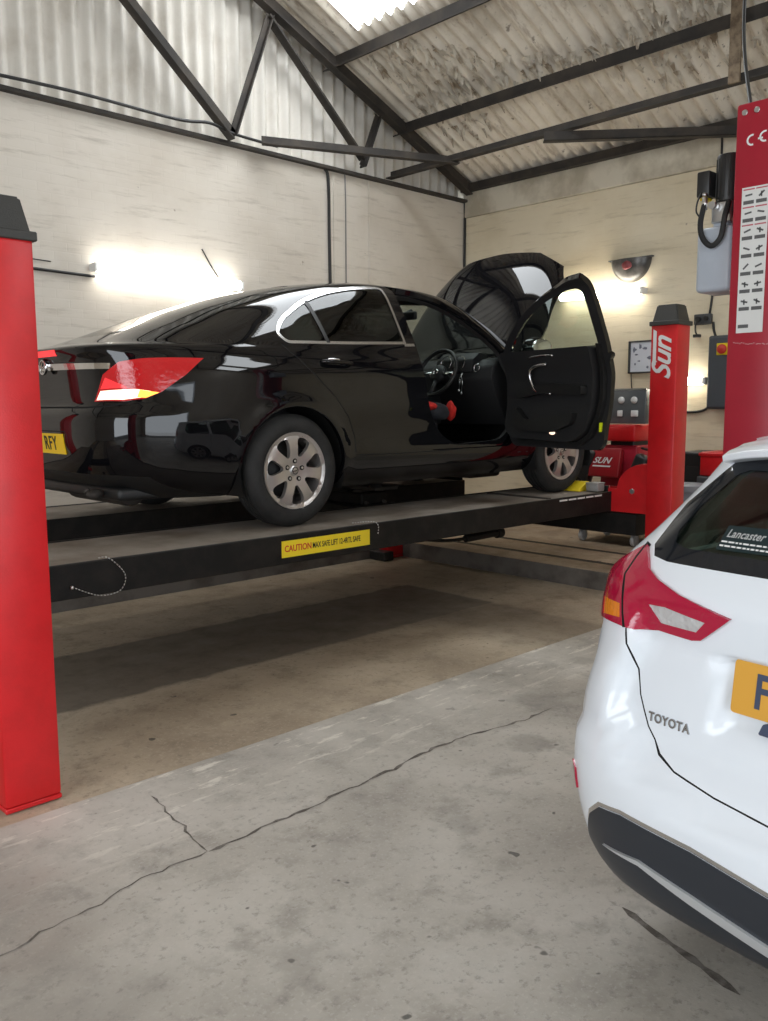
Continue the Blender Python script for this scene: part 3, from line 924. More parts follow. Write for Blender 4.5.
# cross beams at both ends, carried by the posts
def crossbeam(x0, x1, far):
    w = MB(); w.box((x0, 3.50, RAMP_Z-.34), (x1, 6.19, RAMP_Z-.165), .006, 1)
    cbm = lp('crossbeam', w, M['blacksteel'])
    # red carriage plate with rounded shoulder beside the post
    zt = RAMP_Z+.245
    pl = [(3.40, RAMP_Z-.155), (3.86, RAMP_Z-.155), (3.86, RAMP_Z+.03), (3.70, RAMP_Z+.035)]
    for k in range(9):
        t = math.pi*.5*k/8
        pl.append((3.40+.27*math.cos(t), RAMP_Z+.035+(.21)*math.sin(t)))
    w = MB()
    for xx in (x0-.015, x1):
        w.prism(pl, 0, .015, frame((xx, 0, 0), (0, 1, 0), (0, 0, 1)), .002)
    w.box((x0, 3.402, RAMP_Z-.155), (x1, 3.417, RAMP_Z+.2)).box((x0, 3.84, RAMP_Z-.155), (x1, 3.855, RAMP_Z+.02))
    cr = lp('carriage', w, M['red'], cbm)
    return cbm
crossbeam(6.165, 6.32, True)
crossbeam(1.12, 1.28, False)
w = MB()
for yy, zz in ((3.53, RAMP_Z+.02),):
    w.cyl((6.135, yy, zz), (6.152, yy, zz), .022, n=6)
lp('bolt', w, M['silver'])
# jacking beam between the runways, with its scissor lift
w = MB()
w.box((4.15, 4.43, RAMP_Z-.10), (4.55, 5.30, RAMP_Z-.02), .006, 1)
w.box((4.22, 4.62, RAMP_Z-.02), (4.48, 5.12, RAMP_Z+.07), .01, 1)
w.box((4.18, 4.75, RAMP_Z+.07), (4.52, 4.98, RAMP_Z+.10), .006, 1)
jb = lp('jacking_beam', w, M['blacksteel'])
w = MB()
for s in (-1, 1):
    for q in ((4.60, 5.12), (5.12, 4.60)):
        w.cyl((4.35+s*.09, q[0], RAMP_Z-.01), (4.35+s*.09, q[1], RAMP_Z+.10), .016, n=10)
w.box((4.22, 4.47, RAMP_Z+.095), (4.45, 5.27, RAMP_Z+.125), .006, 1)
lp('scissor_jack', w, M['oldsteel'], jb)
for yy in (4.50, 5.24): lp('jack_pad', MB().cyl((4.25, yy, RAMP_Z+.12), (4.25, yy, RAMP_Z+.15), .045, n=20), M['rubber'], jb)
w = MB(); w.cyl((4.72, 4.05, RAMP_Z-.26), (5.12, 4.05, RAMP_Z-.255), .028, n=18, bevel=.004).cyl((5.08, 4.05, RAMP_Z-.256), (5.14, 4.05, RAMP_Z-.255), .042, n=20, bevel=.005)
w.tube(catmull([(3.7, 4.05, RAMP_Z-.16), (4.1, 4.05, RAMP_Z-.19), (4.5, 4.05, RAMP_Z-.25), (4.74, 4.05, RAMP_Z-.26)], 6), .012, 8)
lp('hydraulic_cylinder', w, M['blacksteel'])
# thin chain looped over the outside of the near runway
def chain(pts, parent):
    w = MB(); P = catmull(pts, 8)
    L = [0]
    for a, b in zip(P, P[1:]): L.append(L[-1]+(b-a).length)
    n = int(L[-1]/.016)
    for k in range(n):
        t = L[-1]*k/n
        i = max(j for j in range(len(L)) if L[j] <= t); i = min(i, len(P)-2)
        p = P[i].lerp(P[i+1], (t-L[i])/max(1e-6, L[i+1]-L[i])); d = (P[i+1]-P[i]).normalized()
        w.cyl(p-d*.005, p+d*.005, .0028, n=6)
    return lp('safety_chain', w, M['silver'], parent)
chain([(1.77, 3.75, RAMP_Z+.012), (1.80, 3.722, RAMP_Z+.012), (1.86, 3.708, RAMP_Z-.05), (1.875, 3.708, RAMP_Z-.10), (1.84, 3.708, RAMP_Z-.15), (1.74, 3.708, RAMP_Z-.155), (1.62, 3.708, RAMP_Z-.10)], run_near)
w = MB(); w.blob((1.615, 3.707, RAMP_Z-.10), (.009, .007, .009)); lp('chain_stud', w, M['silver'], run_near)
chain([(3.38, 3.78, RAMP_Z+.014), (3.50, 3.735, RAMP_Z+.014), (3.52, 3.708, RAMP_Z-.01), (3.515, 3.708, RAMP_Z-.07)], run_near)
# ================================================================ the black hatchback
M['blackpaint'] = mat('gloss_black_paint', (.0035, .0035, .0045), .03, spec=.5)
M['trimblack'] = mat('matt_black_trim', (.008, .008, .008), .5)
M['gap'] = mat('panel_gap', (.001, .001, .001), .9)
M['cabin'] = mat('charcoal_cabin_plastic', (.012, .012, .013), .6)
M['seatcloth'] = mat('charcoal_seat_cloth', (.016, .016, .018), .85, var=(.024, .024, .026), vscale=40)
M['privacy'] = glass('dark_tinted_glass', (.42, .45, .45), .55)
M['clearglass'] = glass('pale_green_glass', (.90, .96, .93), .88)
M['satinchrome'] = mat('satin_chrome', (.72, .72, .73), .22, 1.0)
M['redlens'] = mat('red_lamp_lens', (.50, .010, .014), .08, coat=.3, bump=.25, bscale=45, emit=(1, .03, .03), estr=.06)
M['redlit'] = mat('lit_red_lamp', (.6, .02, .02), .1, emit=(1, .05, .06), estr=.7)
M['whitelit'] = mat('lit_clear_lamp', (.8, .75, .7), .1, emit=(1, .70, .50), estr=1.4)
M['amberlit'] = mat('lit_amber_lamp', (.8, .35, .05), .1, emit=(1, .42, .06), estr=2.2)
M['clearlens'] = mat('clear_lamp_lens', (.55, .50, .50), .1, coat=.5)
M['alloy'] = mat('painted_alloy_wheel', (.50, .47, .45), .32, .75)
M['alloydark'] = mat('wheel_inside', (.02, .02, .02), .6, .3)
BCO = Vector((3.10, 4.87, RAMP_Z))
bcar = empty('black_car', BCO, 0, 'shiny black hatchback raised on the lift with bonnet up and driver door open', 'car')

def B(kind, pts, step=.03):
    """2-D drawing on the body -> uv polygon"""
    f = {'side': BH.side, 'rear': BH.rear, 'front': BH.front, 'top': BH.top, 'p3': BH.p3}[kind]
    return [f(*p) for p in densify([tuple(q) for q in pts], step)]
def round2(pts, r=.03, seg=4): return [tuple(p[:2]) for p in round_poly([(x, y, 0) for x, y in pts], r, seg)]
# --- drawings on the flank (x, z)
win_out = round2([(-.055, 1.125), (.02, 1.215), (.235, 1.345), (.43, 1.417), (.66, 1.468), (.92, 1.492), (.955, 1.487), (.975, 1.105), (.50, 1.083), (.00, 1.068)], [.05, .1, .1, .1, .1, .02, .02, .01, .1, .03])
win_in = round2([(-.032, 1.128), (.04, 1.207), (.245, 1.328), (.435, 1.399), (.66, 1.449), (.915, 1.474), (.937, 1.470), (.955, 1.122), (.50, 1.100), (.01, 1.085)], [.04, .1, .1, .1, .1, .02, .02, .01, .1, .02])
win_bar = [(.262, 1.34), (.29, 1.35), (.32, 1.085), (.292, 1.085)]
belt = [(.955, 1.090), (1.05, 1.095), (1.05, 1.112), (.955, 1.108)]
ap = round2([(1.085, 1.475), (1.21, 1.485), (1.48, 1.435), (1.74, 1.33), (1.96, 1.19), (2.055, 1.09), (2.05, .78), (2.075, .54), (1.96, .455), (1.45, .435), (1.29, .51), (1.19, .63), (1.145, .744), (1.10, 1.05)], [.04, .1, .2, .2, .1, .06, .1, .06, .06, .1, .08, .1, .1, .1])
ad = round2([(1.045, 1.515), (1.20, 1.51), (1.49, 1.452), (1.76, 1.345), (1.98, 1.20), (2.085, 1.10), (2.075, .78), (2.10, .50), (2.04, .405), (1.17, .405), (1.125, .45), (1.095, .744), (1.07, 1.05)], [.008, .1, .2, .2, .1, .06, .1, .06, .05, .05, .06, .1, .1])
dwin = round2([(1.125, 1.455), (1.22, 1.464), (1.48, 1.413), (1.72, 1.318), (1.90, 1.20), (2.0, 1.115), (1.98, 1.09), (1.14, 1.095)], [.04, .1, .2, .2, .1, .02, .02, .02])
archR = lambda cx: [(cx+.372*math.cos(t), .335+.372*math.sin(t)) for t in [R(a) for a in range(-25, 206, 5)]]
def arch_poly(cx):
    pts = archR(cx)
    return [(cx+.34, .12)] + pts + [(cx-.34, .12)]
door_rear_edge = [(-.035, 1.062), (.05, .98), (.16, .88), (.30, .76), (.40, .64), (.455, .52), (.47, .42)]
sill_line = [(.47, .405), (.85, .398), (1.30, .402), (1.48, .405)]
fuel = [(-.39+.088*math.cos(2*math.pi*k/28), .81+.088*math.sin(2*math.pi*k/28)) for k in range(28)]
hatch_line = [(-.98, 1.045), (-.86, 1.045), (-.66, 1.10), (-.42, 1.19)]
lamp3 = [(-1.03, -.515, .735), (-.995, -.56, .875), (-.95, -.64, .94), (-.86, -.73, .962), (-.70, -.80, .968), (-.555, -.83, .965), (-.66, -.82, .875), (-.79, -.79, .785), (-.87, -.76, .752), (-.95, -.68, .737)]
lampw = [(-1.025, -.53, .742), (-1.01, -.55, .79), (-.90, -.725, .80), (-.84, -.765, .790), (-.87, -.755, .758), (-.95, -.675, .744)]
lampa = [(-.885, -.735, .797), (-.84, -.765, .788), (-.80, -.785, .782), (-.865, -.76, .756), (-.90, -.73, .757)]
lampwedge = [(-1.012, -.55, .80), (-.99, -.575, .86), (-.93, -.69, .808)]
rearwin = [(0, 1.115), (-.50, 1.13), (-.59, 1.175), (-.55, 1.33), (-.47, 1.44), (-.38, 1.475), (0, 1.50)]
wscreen = [(0, 1.075), (-.45, 1.07), (-.70, 1.06), (-.715, 1.09), (-.66, 1.22), (-.575, 1.39), (-.50, 1.475), (0, 1.515)]
bon = [(2.52, .02), (2.50, -.40), (2.43, -.66), (2.52, -.745), (2.85, -.765), (3.20, -.73), (3.45, -.62), (3.57, -.40), (3.615, .02)]
headl = [(-.50, .66), (-.84, .70), (-.86, .80), (-.70, .79), (-.52, .74)]
grille = [(0, .48), (-.40, .50), (-.44, .68), (0, .69)]
reg_common = []
def strokes(kind, pts, w=.007): return B(kind, stroke(pts, w), .03)
def add_common(L):
    L += [('lampa', B('p3', lampa)), ('lampw', B('p3', lampw)), ('lampwedge', B('p3', lampwedge)), ('lamp', B('p3', lamp3)),
          ('rearwin', B('rear', rearwin)), ('wscreen', B('front', wscreen)),
          ('bonnet', [(BH.SU if abs(p[1]) < .03 else None, None) if False else BH.top(*p) for p in densify(bon, .03)]),
          ('hole', B('side', arch_poly(0.0))), ('hole', B('side', arch_poly(2.737))),
          ('headl', B('front', headl)), ('grille', B('front', grille)),
          ('qbar', B('side', win_bar)), ('sidewin', B('side', win_in)), ('chromeband', B('side', win_out)), ('chromeband', B('side', belt))]
    L += [('gap', strokes('side', door_rear_edge)), ('gap', strokes('side', sill_line, .006)),
          ('gap', tuple(B('side', q) for q in stroke(fuel, .005, True))),
          ('gap', strokes('p3', [(0, 0)], .0)) if False else ('gap', strokes('rear', [(-.015, .705), (-.45, .705), (-.62, .712), (-.70, .73)], .010)),
          ('valance', B('rear', [(0, .20), (-.72, .20), (-.72, .335), (-.60, .345), (0, .345)])),
          ('gap', strokes('rear', [(-.015, .575), (-.27, .575), (-.30, .56), (-.31, .42)], .006))]
    return L
rr = add_common([])
regR = [('doorglass', B('side', dwin)), ('door', B('side', ap)), ('doorring', B('side', ad))] + rr
regL = [('doorglass', B('side', dwin)), ('gap', tuple(B('side', q) for q in stroke(ad, .008, True)))] + rr
def fixseam(reg):
    out = []
    for nm, pl in reg:
        def fx(p):
            u, v = p
            if nm in ('rearwin', 'valance') or nm == 'gap': u = 0.0 if u < .035 else u
            if nm in ('wscreen', 'bonnet', 'grille'): u = BH.SU if u > BH.SU-.05 else u
            return (u, v)
        out.append((nm, tuple([fx(p) for p in q] for q in pl) if isinstance(pl, tuple) else [fx(p) for p in pl]))
    return out
regR, regL = fixseam(regR), fixseam(regL)
TR = triangulate(BH, regR); TL = triangulate(BH, regL)
body = piece('body', [(TR, -1), (TL, 1)], {'body': 0, 'gap': 1, 'valance': 2, 'qbar': 2}, [M['blackpaint'], M['gap'], M['trimblack'], M['cabin']], 0, .035, bcar, inner=3, rim=0)
# second flank colour for the front pillar trims is the same paint; separate pieces follow
both = [(TR, -1), (TL, 1)]
piece('door_aperture', [(TR, -1)], {'doorring': 0}, [M['blackpaint'], M['trimblack']], -.036, .03, bcar, inner=1, rim=1)
piece('rear_window', both, {'rearwin': 0}, M['privacy'], -.002, .004, bcar)
piece('windscreen', both, {'wscreen': 0}, M['clearglass'], -.002, .004, bcar)
for T_, s_ in ((TR, -1), (TL, 1)):
    piece('rear_side_window', [(T_, s_)], {'sidewin': 0}, M['privacy'], -.004, .004, bcar)
    piece('window_trim', [(T_, s_)], {'chromeband': 0}, M['satinchrome'], .004, .012, bcar)
    tl = piece('tail_light', [(T_, s_)], {'lamp': 0}, M['redlens'], .006, .02, bcar)
    if s_ < 0: piece('reversing_lens', [(T_, s_)], {'lampw': 0, 'lampa': 1}, [M['whitelit'], M['amberlit']], .007, .02, tl)['label'] = 'lit clear and amber lower lens'
    else: piece('reversing_lens', [(T_, s_)], {'lampw': 0, 'lampa': 0}, [M['clearlens']], .007, .02, tl)
    piece('reflector', [(T_, s_)], {'lampwedge': 0}, M['redlit'], .007, .02, tl)
    piece('headlight', [(T_, s_)], {'headl': 0}, M['clearlens'], .002, .02, bcar)
piece('grille', both, {'grille': 0}, M['trimblack'], -.01, .02, bcar)
fdw = piece('front_side_window', [(TL, 1)], {'doorglass': 0}, M['clearglass'], -.004, .004, bcar)

# --- driver's door, swung open about its front edge
HX, HY = 2.075, -.885
door = empty('driver_door', (HX, HY, 0), 0); door.parent = bcar
DOOR_OPEN = R(77)
skin = piece('door_skin', [(TR, -1)], {'door': 0, 'doorring': 0}, [M['blackpaint'], M['cabin']], 0, .035, door, origin=(HX, HY, 0), inner=1, rim=0); skin.location = (0, 0, 0)
dg = piece('door_glass', [(TR, -1)], {'doorglass': 0}, M['clearglass'], -.012, .004, door, origin=(HX, HY, 0)); dg.location = (0, 0, 0)
door.rotation_euler.z = DOOR_OPEN      # the free end swings out to the car's right
def sidey(x, z):
    r = BH.cast((x, -3, z), (0, 1, 0)); return r[0].y if r else -.8
def dpt(x, z, inn): return Vector((x-HX, sidey(x, z)+inn-HY, z))
# inner trim card with its thickness: follows the door outline below the glass
card = round2([(1.16, 1.085), (2.03, 1.085), (2.03, .80), (2.05, .54), (1.97, .47), (1.36, .455), (1.24, .52), (1.20, .65), (1.18, .76)], [.02, .03, .1, .05, .05, .08, .08, .1, .1])
def slab(poly, i0, i1, fixed=None, step=.035):
    """panel between two depths inside the door, following the body curve"""
    pl = densify(poly, step); n = len(pl); b = bmesh.new()
    cx = sum(p[0] for p in pl)/n; cz = sum(p[1] for p in pl)/n
    verts = [Vector(p) for p in pl]
    xs = np.arange(min(p[0] for p in pl), max(p[0] for p in pl), .05); zs = np.arange(min(p[1] for p in pl), max(p[1] for p in pl), .05)
    G = np.array([(x, z) for x in xs for z in zs]); k = inside(pl, G)
    pa = np.array(pl); G = [g for g, q in zip(G, k) if q and np.min(np.sum((pa-g)**2, 1)) > .022**2]
    rv, _, rf, *_ = geometry.delaunay_2d_cdt(verts + [Vector(g) for g in G], [(i, (i+1) % n) for i in range(n)], [], 1, 1e-6)
    top = [b.verts.new(dpt(p[0], p[1], i1)) for p in rv]; bot = [b.verts.new(dpt(p[0], p[1], i0)) for p in rv]
    cnt = {}
    for f in rf:
        b.faces.new([top[i] for i in f]); b.faces.new([bot[i] for i in f][::-1])
        for q in range(3): cnt[(f[q], f[(q+1) % 3])] = 1
    for (p, q) in cnt:
        if (q, p) not in cnt: b.faces.new((top[q], top[p], bot[p], bot[q]))
    bmesh.ops.recalc_face_normals(b, faces=b.faces)
    for f in b.faces: f.smooth = True
    return b
def dpart(name, b, mt, par=None):
    m_ = MB(); m_._merge(b, True); return m_.build(name, mt, par or door, 40)
inn = dpart('trim_card', slab(card, .034, .115), M['cabin'])
dpart('weather_seal', slab(round2([(1.115, 1.10), (1.135, 1.10), (1.155, .76), (1.18, .64), (1.23, .52), (1.34, .455), (1.95, .46), (1.95, .435), (1.32, .43), (1.20, .50), (1.15, .63), (1.125, .75)], .02), .034, .07), M['trimblack'])
arm = dpart('armrest', slab(round2([(1.22, .835), (1.60, .86), (1.86, .80), (1.86, .755), (1.58, .79), (1.22, .77)], .02), .11, .175), M['trimblack'], inn)
dpart('door_pocket', slab(round2([(1.30, .66), (1.78, .60), (1.90, .70), (1.94, .62), (1.88, .53), (1.50, .52), (1.32, .58)], .03), .11, .16), M['trimblack'], inn)
hl = catmull([dpt(1.58, .985, .125), dpt(1.66, .975, .15), dpt(1.72, .94, .165), dpt(1.715, .87, .17), dpt(1.66, .80, .165), dpt(1.53, .785, .15)], 6)
mb = MB(); mb.tube(hl, .011, 10); mb.build('pull_handle', M['satinchrome'], inn)['label'] = 'curved chrome pull handle'
mb = MB(); mb.tube(catmull([dpt(1.50, 1.04, .118), dpt(1.60, 1.045, .125), dpt(1.74, 1.035, .118)], 5), .008, 8); mb.build('release_lever', M['satinchrome'], inn)
mb = MB(); mb.blob(dpt(1.53, .515, .117), (.03, .006, .012)); mb.build('courtesy_lamp', M['whitelit'], inn)['label'] = 'small lit lamp low on the door'
mb = MB(); mb.box(dpt(1.145, .56, .03)-Vector((.003, .0, .03)), dpt(1.145, .56, .03)+Vector((.002, .03, .03))); mb.build('reflector_strip', emis('yellow_green_reflector', sRGB(205, 225, 40), .0) if False else mat('yellow_green_reflector', sRGB(215, 228, 30), .35), inn)
# outer handle and mirror on the opened door
mb = MB(); mb.tube(catmull([dpt(1.14, .965, -.005), dpt(1.17, .97, -.04), dpt(1.32, .97, -.042), dpt(1.36, .965, -.005)], 5), .013, 10); mb.build('outer_handle', M['blackpaint'], door)
mb = MB(); mb.blob(dpt(1.90, 1.125, -.12), (.065, .115, .075), noise=.03, seed=1); mb.tube([dpt(1.93, 1.09, 0), dpt(1.92, 1.09, -.07)], .025, 10)
mir = mb.build('wing_mirror', M['blackpaint'], door)
mb = MB(); mb.blob(dpt(1.84, 1.125, -.125), (.012, .095, .058)); mb.build('mirror_glass', M['chrome'], mir)

# --- bonnet, hinged at its rear edge and propped up
BX, BZ = 2.47, 1.02
bonnet = piece('bonnet', both, {'bonnet': 0}, [M['blackpaint'], M['cabin']], 0, .03, bcar, origin=(BX, 0, BZ), inner=1, rim=0)
bonnet.rotation_euler.y = -R(73)
mb = MB(); mb.cyl((2.60, .55, .92), (3.02, .58, 1.42), .008, n=10); mb.build('bonnet_stay', M['blacksteel'], bcar)

# --- handles on the shut doors, rear door blade
for s in (-1, 1):
    for x0 in ((.215,) if s < 0 else (.215, 1.12)):
        def q(x, z, o): return Vector((x, s*(-sidey(x, z)+o), z))
        mb = MB(); mb.tube(catmull([q(x0, .968, .0), q(x0+.03, .970, .035), q(x0+.12, .968, .040), q(x0+.20, .965, .034), q(x0+.225, .962, 0)], 5), [.010]*5+[.014]*11+[.010]*5 if False else .013, 10)
        hd = mb.build('door_handle', M['blackpaint'], bcar)
        mb = MB(); mb.tube(catmull([q(x0+.02, .982, .040), q(x0+.06, .983, .047), q(x0+.10, .981, .049)], 5), .006, 8)
        mb.build('handle_strip', M['satinchrome'], hd)

# --- wheels
def spoke_face(name, parent, sgn):
    """painted alloy face with seven windows, in local x-z, facing sgn*y"""
    Rr = .222; n = 96
    outer = [(Rr*math.cos(2*math.pi*k/n), Rr*math.sin(2*math.pi*k/n)) for k in range(n)]
    holes = []
    for k in range(7):
        c = R(90 + 360/7*(k+.5) + 8)
        def P(r, da): return (r*math.cos(c+da), r*math.sin(c+da))
        pl = [P(.088, -.10), P(.125, -.215), P(.165, -.262), P(.192, -.235), P(.200, -.10), P(.200, .10), P(.192, .235), P(.165, .262), P(.125, .215), P(.088, .10)]
        holes.append(round2(pl, .015, 3))
    lug = [[(.057*math.cos(R(72*k+18))+.0105*math.cos(t), .057*math.sin(R(72*k+18))+.0105*math.sin(t)) for t in [2*math.pi*j/10 for j in range(10)]] for k in range(5)]
    V = [Vector(p) for p in outer]; E = [(i, (i+1) % n) for i in range(n)]
    for h_ in holes:
        b0 = len(V); V += [Vector(p) for p in h_]; E += [(b0+i, b0+(i+1) % len(h_)) for i in range(len(h_))]
    for r in (.05, .075, .10, .125, .15, .175, .205, .214):
        for k in range(42): V.append(Vector((r*math.cos(2*math.pi*k/42), r*math.sin(2*math.pi*k/42))))
    rv, _, rf, *_ = geometry.delaunay_2d_cdt(V, E, [], 1, 1e-6)
    pts = np.array([(p[0], p[1]) for p in rv]); tr = [f for f in rf if len(f) == 3]
    cen = np.array([pts[list(f)].mean(0) for f in tr]); bad = np.zeros(len(tr), bool)
    for h_ in holes: bad |= inside(h_, cen)
    prof = pchip([(0, .0), (.05, .0), (.09, .010), (.14, .016), (.19, .012), (.205, .006), (.212, .012), (.222, .014)])
    b = bmesh.new(); th = .028
    fy = [sgn*float(prof(math.hypot(*p))) for p in pts]
    top = [b.verts.new((p[0], y, p[1])) for p, y in zip(pts, fy)]; bot = [b.verts.new((p[0]*.995, y-sgn*th, p[1]*.995)) for p, y in zip(pts, fy)]
    cnt = {}
    for f, bd in zip(tr, bad):
        if bd: continue
        b.faces.new([top[i] for i in f]); b.faces.new([bot[i] for i in f][::-1])
        for q in range(3): cnt[(f[q], f[(q+1) % 3])] = 1
    for (p, q) in cnt:
        if (q, p) not in cnt: b.faces.new((top[q], top[p], bot[p], bot[q]))
    bmesh.ops.recalc_face_normals(b, faces=b.faces)
    mb = MB(); mb._merge(b, True)
    return mb.build(name, M['alloy'], parent, 35)
def wheel(parent, cx, yout, sgn, steer=0.0, r=.332, wd=.215, turn=0.0):
    """sgn: -1 = right-hand wheel; yout = outer face of the tyre"""
    e = empty('wheel', (cx, yout-sgn*wd/2, r)); e.parent = parent; e.rotation_euler = (0, 0, steer)
    hw = wd/2
    prof = [(.222, -hw+.022), (.235, -hw+.006), (.262, -hw), (.292, -hw+.004), (.314, -hw+.020), (r-.006, -hw+.040)]
    for g in (-.052, -.018, .018, .052): prof += [(r-.001, g-.007), (r-.009, g-.005), (r-.009, g+.005), (r-.001, g+.007)]
    prof += [(r-.006, hw-.040), (.314, hw-.020), (.292, hw-.004), (.262, hw), (.235, hw-.006), (.222, hw-.022)]
    mb = MB(); mb.lathe(prof, (0, 0, 0), (0, 1, 0), 72); mb.build('tyre', M['rubber'], e, 50)
    mb = MB(); mb.lathe([(.226, -hw+.012), (.218, -hw+.016), (.205, -hw+.03), (.20, -.02), (.205, hw-.03), (.218, hw-.016), (.226, hw-.012)], (0, 0, 0), (0, 1, 0), 64)
    rim = mb.build('rim', M['alloy'], e, 50)
    mb = MB(); mb.lathe([(0, 0), (.165, 0), (.165, .02), (0, .02)], (0, sgn*.015, 0), (0, 1, 0), 40); mb.build('brake_disc', M['alloydark'], e)
    f = spoke_face('spokes', e, sgn); f.location = (0, sgn*(hw-.024), 0); f.rotation_euler = (0, turn, 0)
    mb = MB()
    for k in range(5):
        a = R(72*k+18); px, pz = .057*math.cos(a), .057*math.sin(a)
        mb = MB(); mb.cyl((px, sgn*.006, pz), (px, -sgn*.02, pz), .0145, n=14); mb.build('bolt_recess', M['gap'], f)
        mb = MB(); mb.cyl((px, sgn*.0, pz), (px, sgn*.009, pz), .008, n=6); mb.build('wheel_bolt', M['silver'], f)
    mb = MB(); mb.lathe([(0, .008), (.022, .007), (.030, .003), (.031, -.002)], (0, sgn*.002, 0), (0, sgn, 0), 32)
    mb.build('centre_cap', M['silver'], f, 40)
    mb = MB(); mb.lathe([(.018, .009), (.020, .0105), (.022, .009)], (0, sgn*.003, 0), (0, sgn, 0), 32)
    a = mb
    a.tube([(-.016, sgn*.012, -.006), (-.002, sgn*.0125, .001), (.0, sgn*.0125, -.003), (.016, sgn*.012, .006)], .0018, 6)
    a.build('wheel_emblem', M['alloydark'], f)
    return e
HB = .915
wheel(bcar, 0, -HB, -1, turn=R(3)); wheel(bcar, 0, HB, 1)
wheel(bcar, 2.737, -HB+.02, -1, R(-2)); wheel(bcar, 2.737, HB-.02, 1, R(-2))
# wheel-arch liners
for cx in (0, 2.737):
    for s in (-1, 1):
        b = bmesh.new(); pr = None
        for k in range(0, 25):
            t = R(-20 + 220*k/24); p = (cx+.385*math.cos(t), .335+.385*math.sin(t))
            q = (b.verts.new((p[0], s*.895, p[1])), b.verts.new((p[0], s*.60, p[1])))
            if pr: b.faces.new((pr[0], pr[1], q[1], q[0]))
            pr = q
        mb = MB(); mb._merge(b, True)
        mb.box((cx-.38, s*.60-.005, .25), (cx+.38, s*.60+.005, .72)); mb.build('wheel_arch_liner', M['trimblack'], bcar)
# underside with silencer, exhaust and axle
mb = MB(); mb.box((-.95, -.58, .20), (3.55, .58, .27), .02, 2); mb.box((.42, -.80, .22), (2.32, .80, .28), .02, 2)
und = mb.build('underbody', M['trimblack'], bcar)
mb = MB(); mb.cyl((-.75, -.35, .24), (-.75, .35, .24), .10, n=20, bevel=.02); mb.tube(catmull([(-.75, .2, .22), (-.2, .1, .20), (.8, .05, .19), (2.2, .05, .19), (2.7, .1, .25)], 6), .028, 10); mb.build('exhaust', M['oldsteel'], und)
mb = MB(); mb.cyl((0, -.68, .32), (0, .68, .32), .035, n=14); mb.tube([(0, -.5, .30), (.45, -.45, .27)], .03, 8); mb.tube([(0, .5, .30), (.45, .45, .27)], .03, 8); mb.build('rear_axle', M['oldsteel'], und)
mb = MB(); mb.box((2.35, -.25, .10), (2.75, .35, .22), .03, 2); mb.build('engine_sump', M['oldsteel'], und)
# engine under the open bonnet
mb = MB(); mb.box((2.55, -.62, .40), (3.45, .62, .72), .03, 2); mb.box((2.75, -.35, .72), (3.25, .30, .84), .04, 3); mb.cyl((3.3, .45, .72), (3.3, .45, .83), .06, n=20, bevel=.008)
mb.build('engine', M['trimblack'], bcar)
# --- rear details
def rx(y, z):
    r = BH.cast((-4, -abs(y)-1e-4, z), (1, 0, 0)); return r[0].x if r else -1.05
def strip(y0, y1, zt, zb, off, th, n=16):
    b = bmesh.new(); rows = []
    for k in range(n+1):
        y = y0+(y1-y0)*k/n; za, zc = zt(y) if callable(zt) else zt, zb(y) if callable(zb) else zb
        xa, xc = rx(y, za), rx(y, zc)
        rows.append([b.verts.new((xa-off, y, za)), b.verts.new((xc-off, y, zc)), b.verts.new((xc+th, y, zc)), b.verts.new((xa+th, y, za))])
    for p, q in zip(rows, rows[1:]):
        for i in range(4): b.faces.new((p[i], p[(i+1) % 4], q[(i+1) % 4], q[i]))
    b.faces.new(rows[0]); b.faces.new(rows[-1]); bmesh.ops.recalc_face_normals(b, faces=b.faces)
    mb = MB(); mb._merge(b); return mb
bl = strip(-.20, .20, 1.018, .985, .006, .01).build('high_brake_light', M['redlit'], bcar); bl['label'] = 'lit red strip in the edge of the boot lid'
strip(-.60, .60, lambda y: .948-.02*abs(y), lambda y: .912-.01*abs(y), .012, .01, 30).build('chrome_bar', M['chrome'], bcar)
mb = MB(); c = Vector((rx(0, .93)-.022, 0, .93))
mb.lathe([(.030, 0), (.036, .004), (.036, .010), (.042, .010), (.044, .003), (.042, -.004)], c, (-1, 0, 0), 40)
mb.tube([c+Vector((-.008, .03, -.006)), c+Vector((-.010, .004, .005)), c+Vector((-.010, -.004, -.005)), c+Vector((-.008, -.03, .006))], .004, 8)
mb.build('tailgate_badge', M['chrome'], bcar, 40)
strip(-.40, .40, .885, .745, -.004, .012, 12).build('tailgate_recess', M['trimblack'], bcar) if False else None
npl = strip(-.262, .262, .562, .449, .010, -.003, 16).build('number_plate', M['amberplate'], bcar)
b_ = bmesh.new(); b_.from_mesh(text_mesh('RFY', .108, .0008, 0, .014, 'LEFT', 1.12, .84))
for v in b_.verts:
    yy = -.018 - v.co.x; zz = .5055 + v.co.y; t_ = (.562-zz)/.113
    v.co = Vector((rx(yy, .562)*(1-t_) + rx(yy, .449)*t_ - .0115 - v.co.z, yy, zz))
mb = MB(); mb._merge(b_)
mb.build('plate_lettering', M['inkblack'], npl)
mb = MB(); mb.tube([(-1.06, -.46, .27), (-1.08, -.44, .25)], .01, 8); mb.blob((-1.0, -.40, .235), (.05, .035, .03)); mb.build('tail_pipe', M['oldsteel'], bcar)
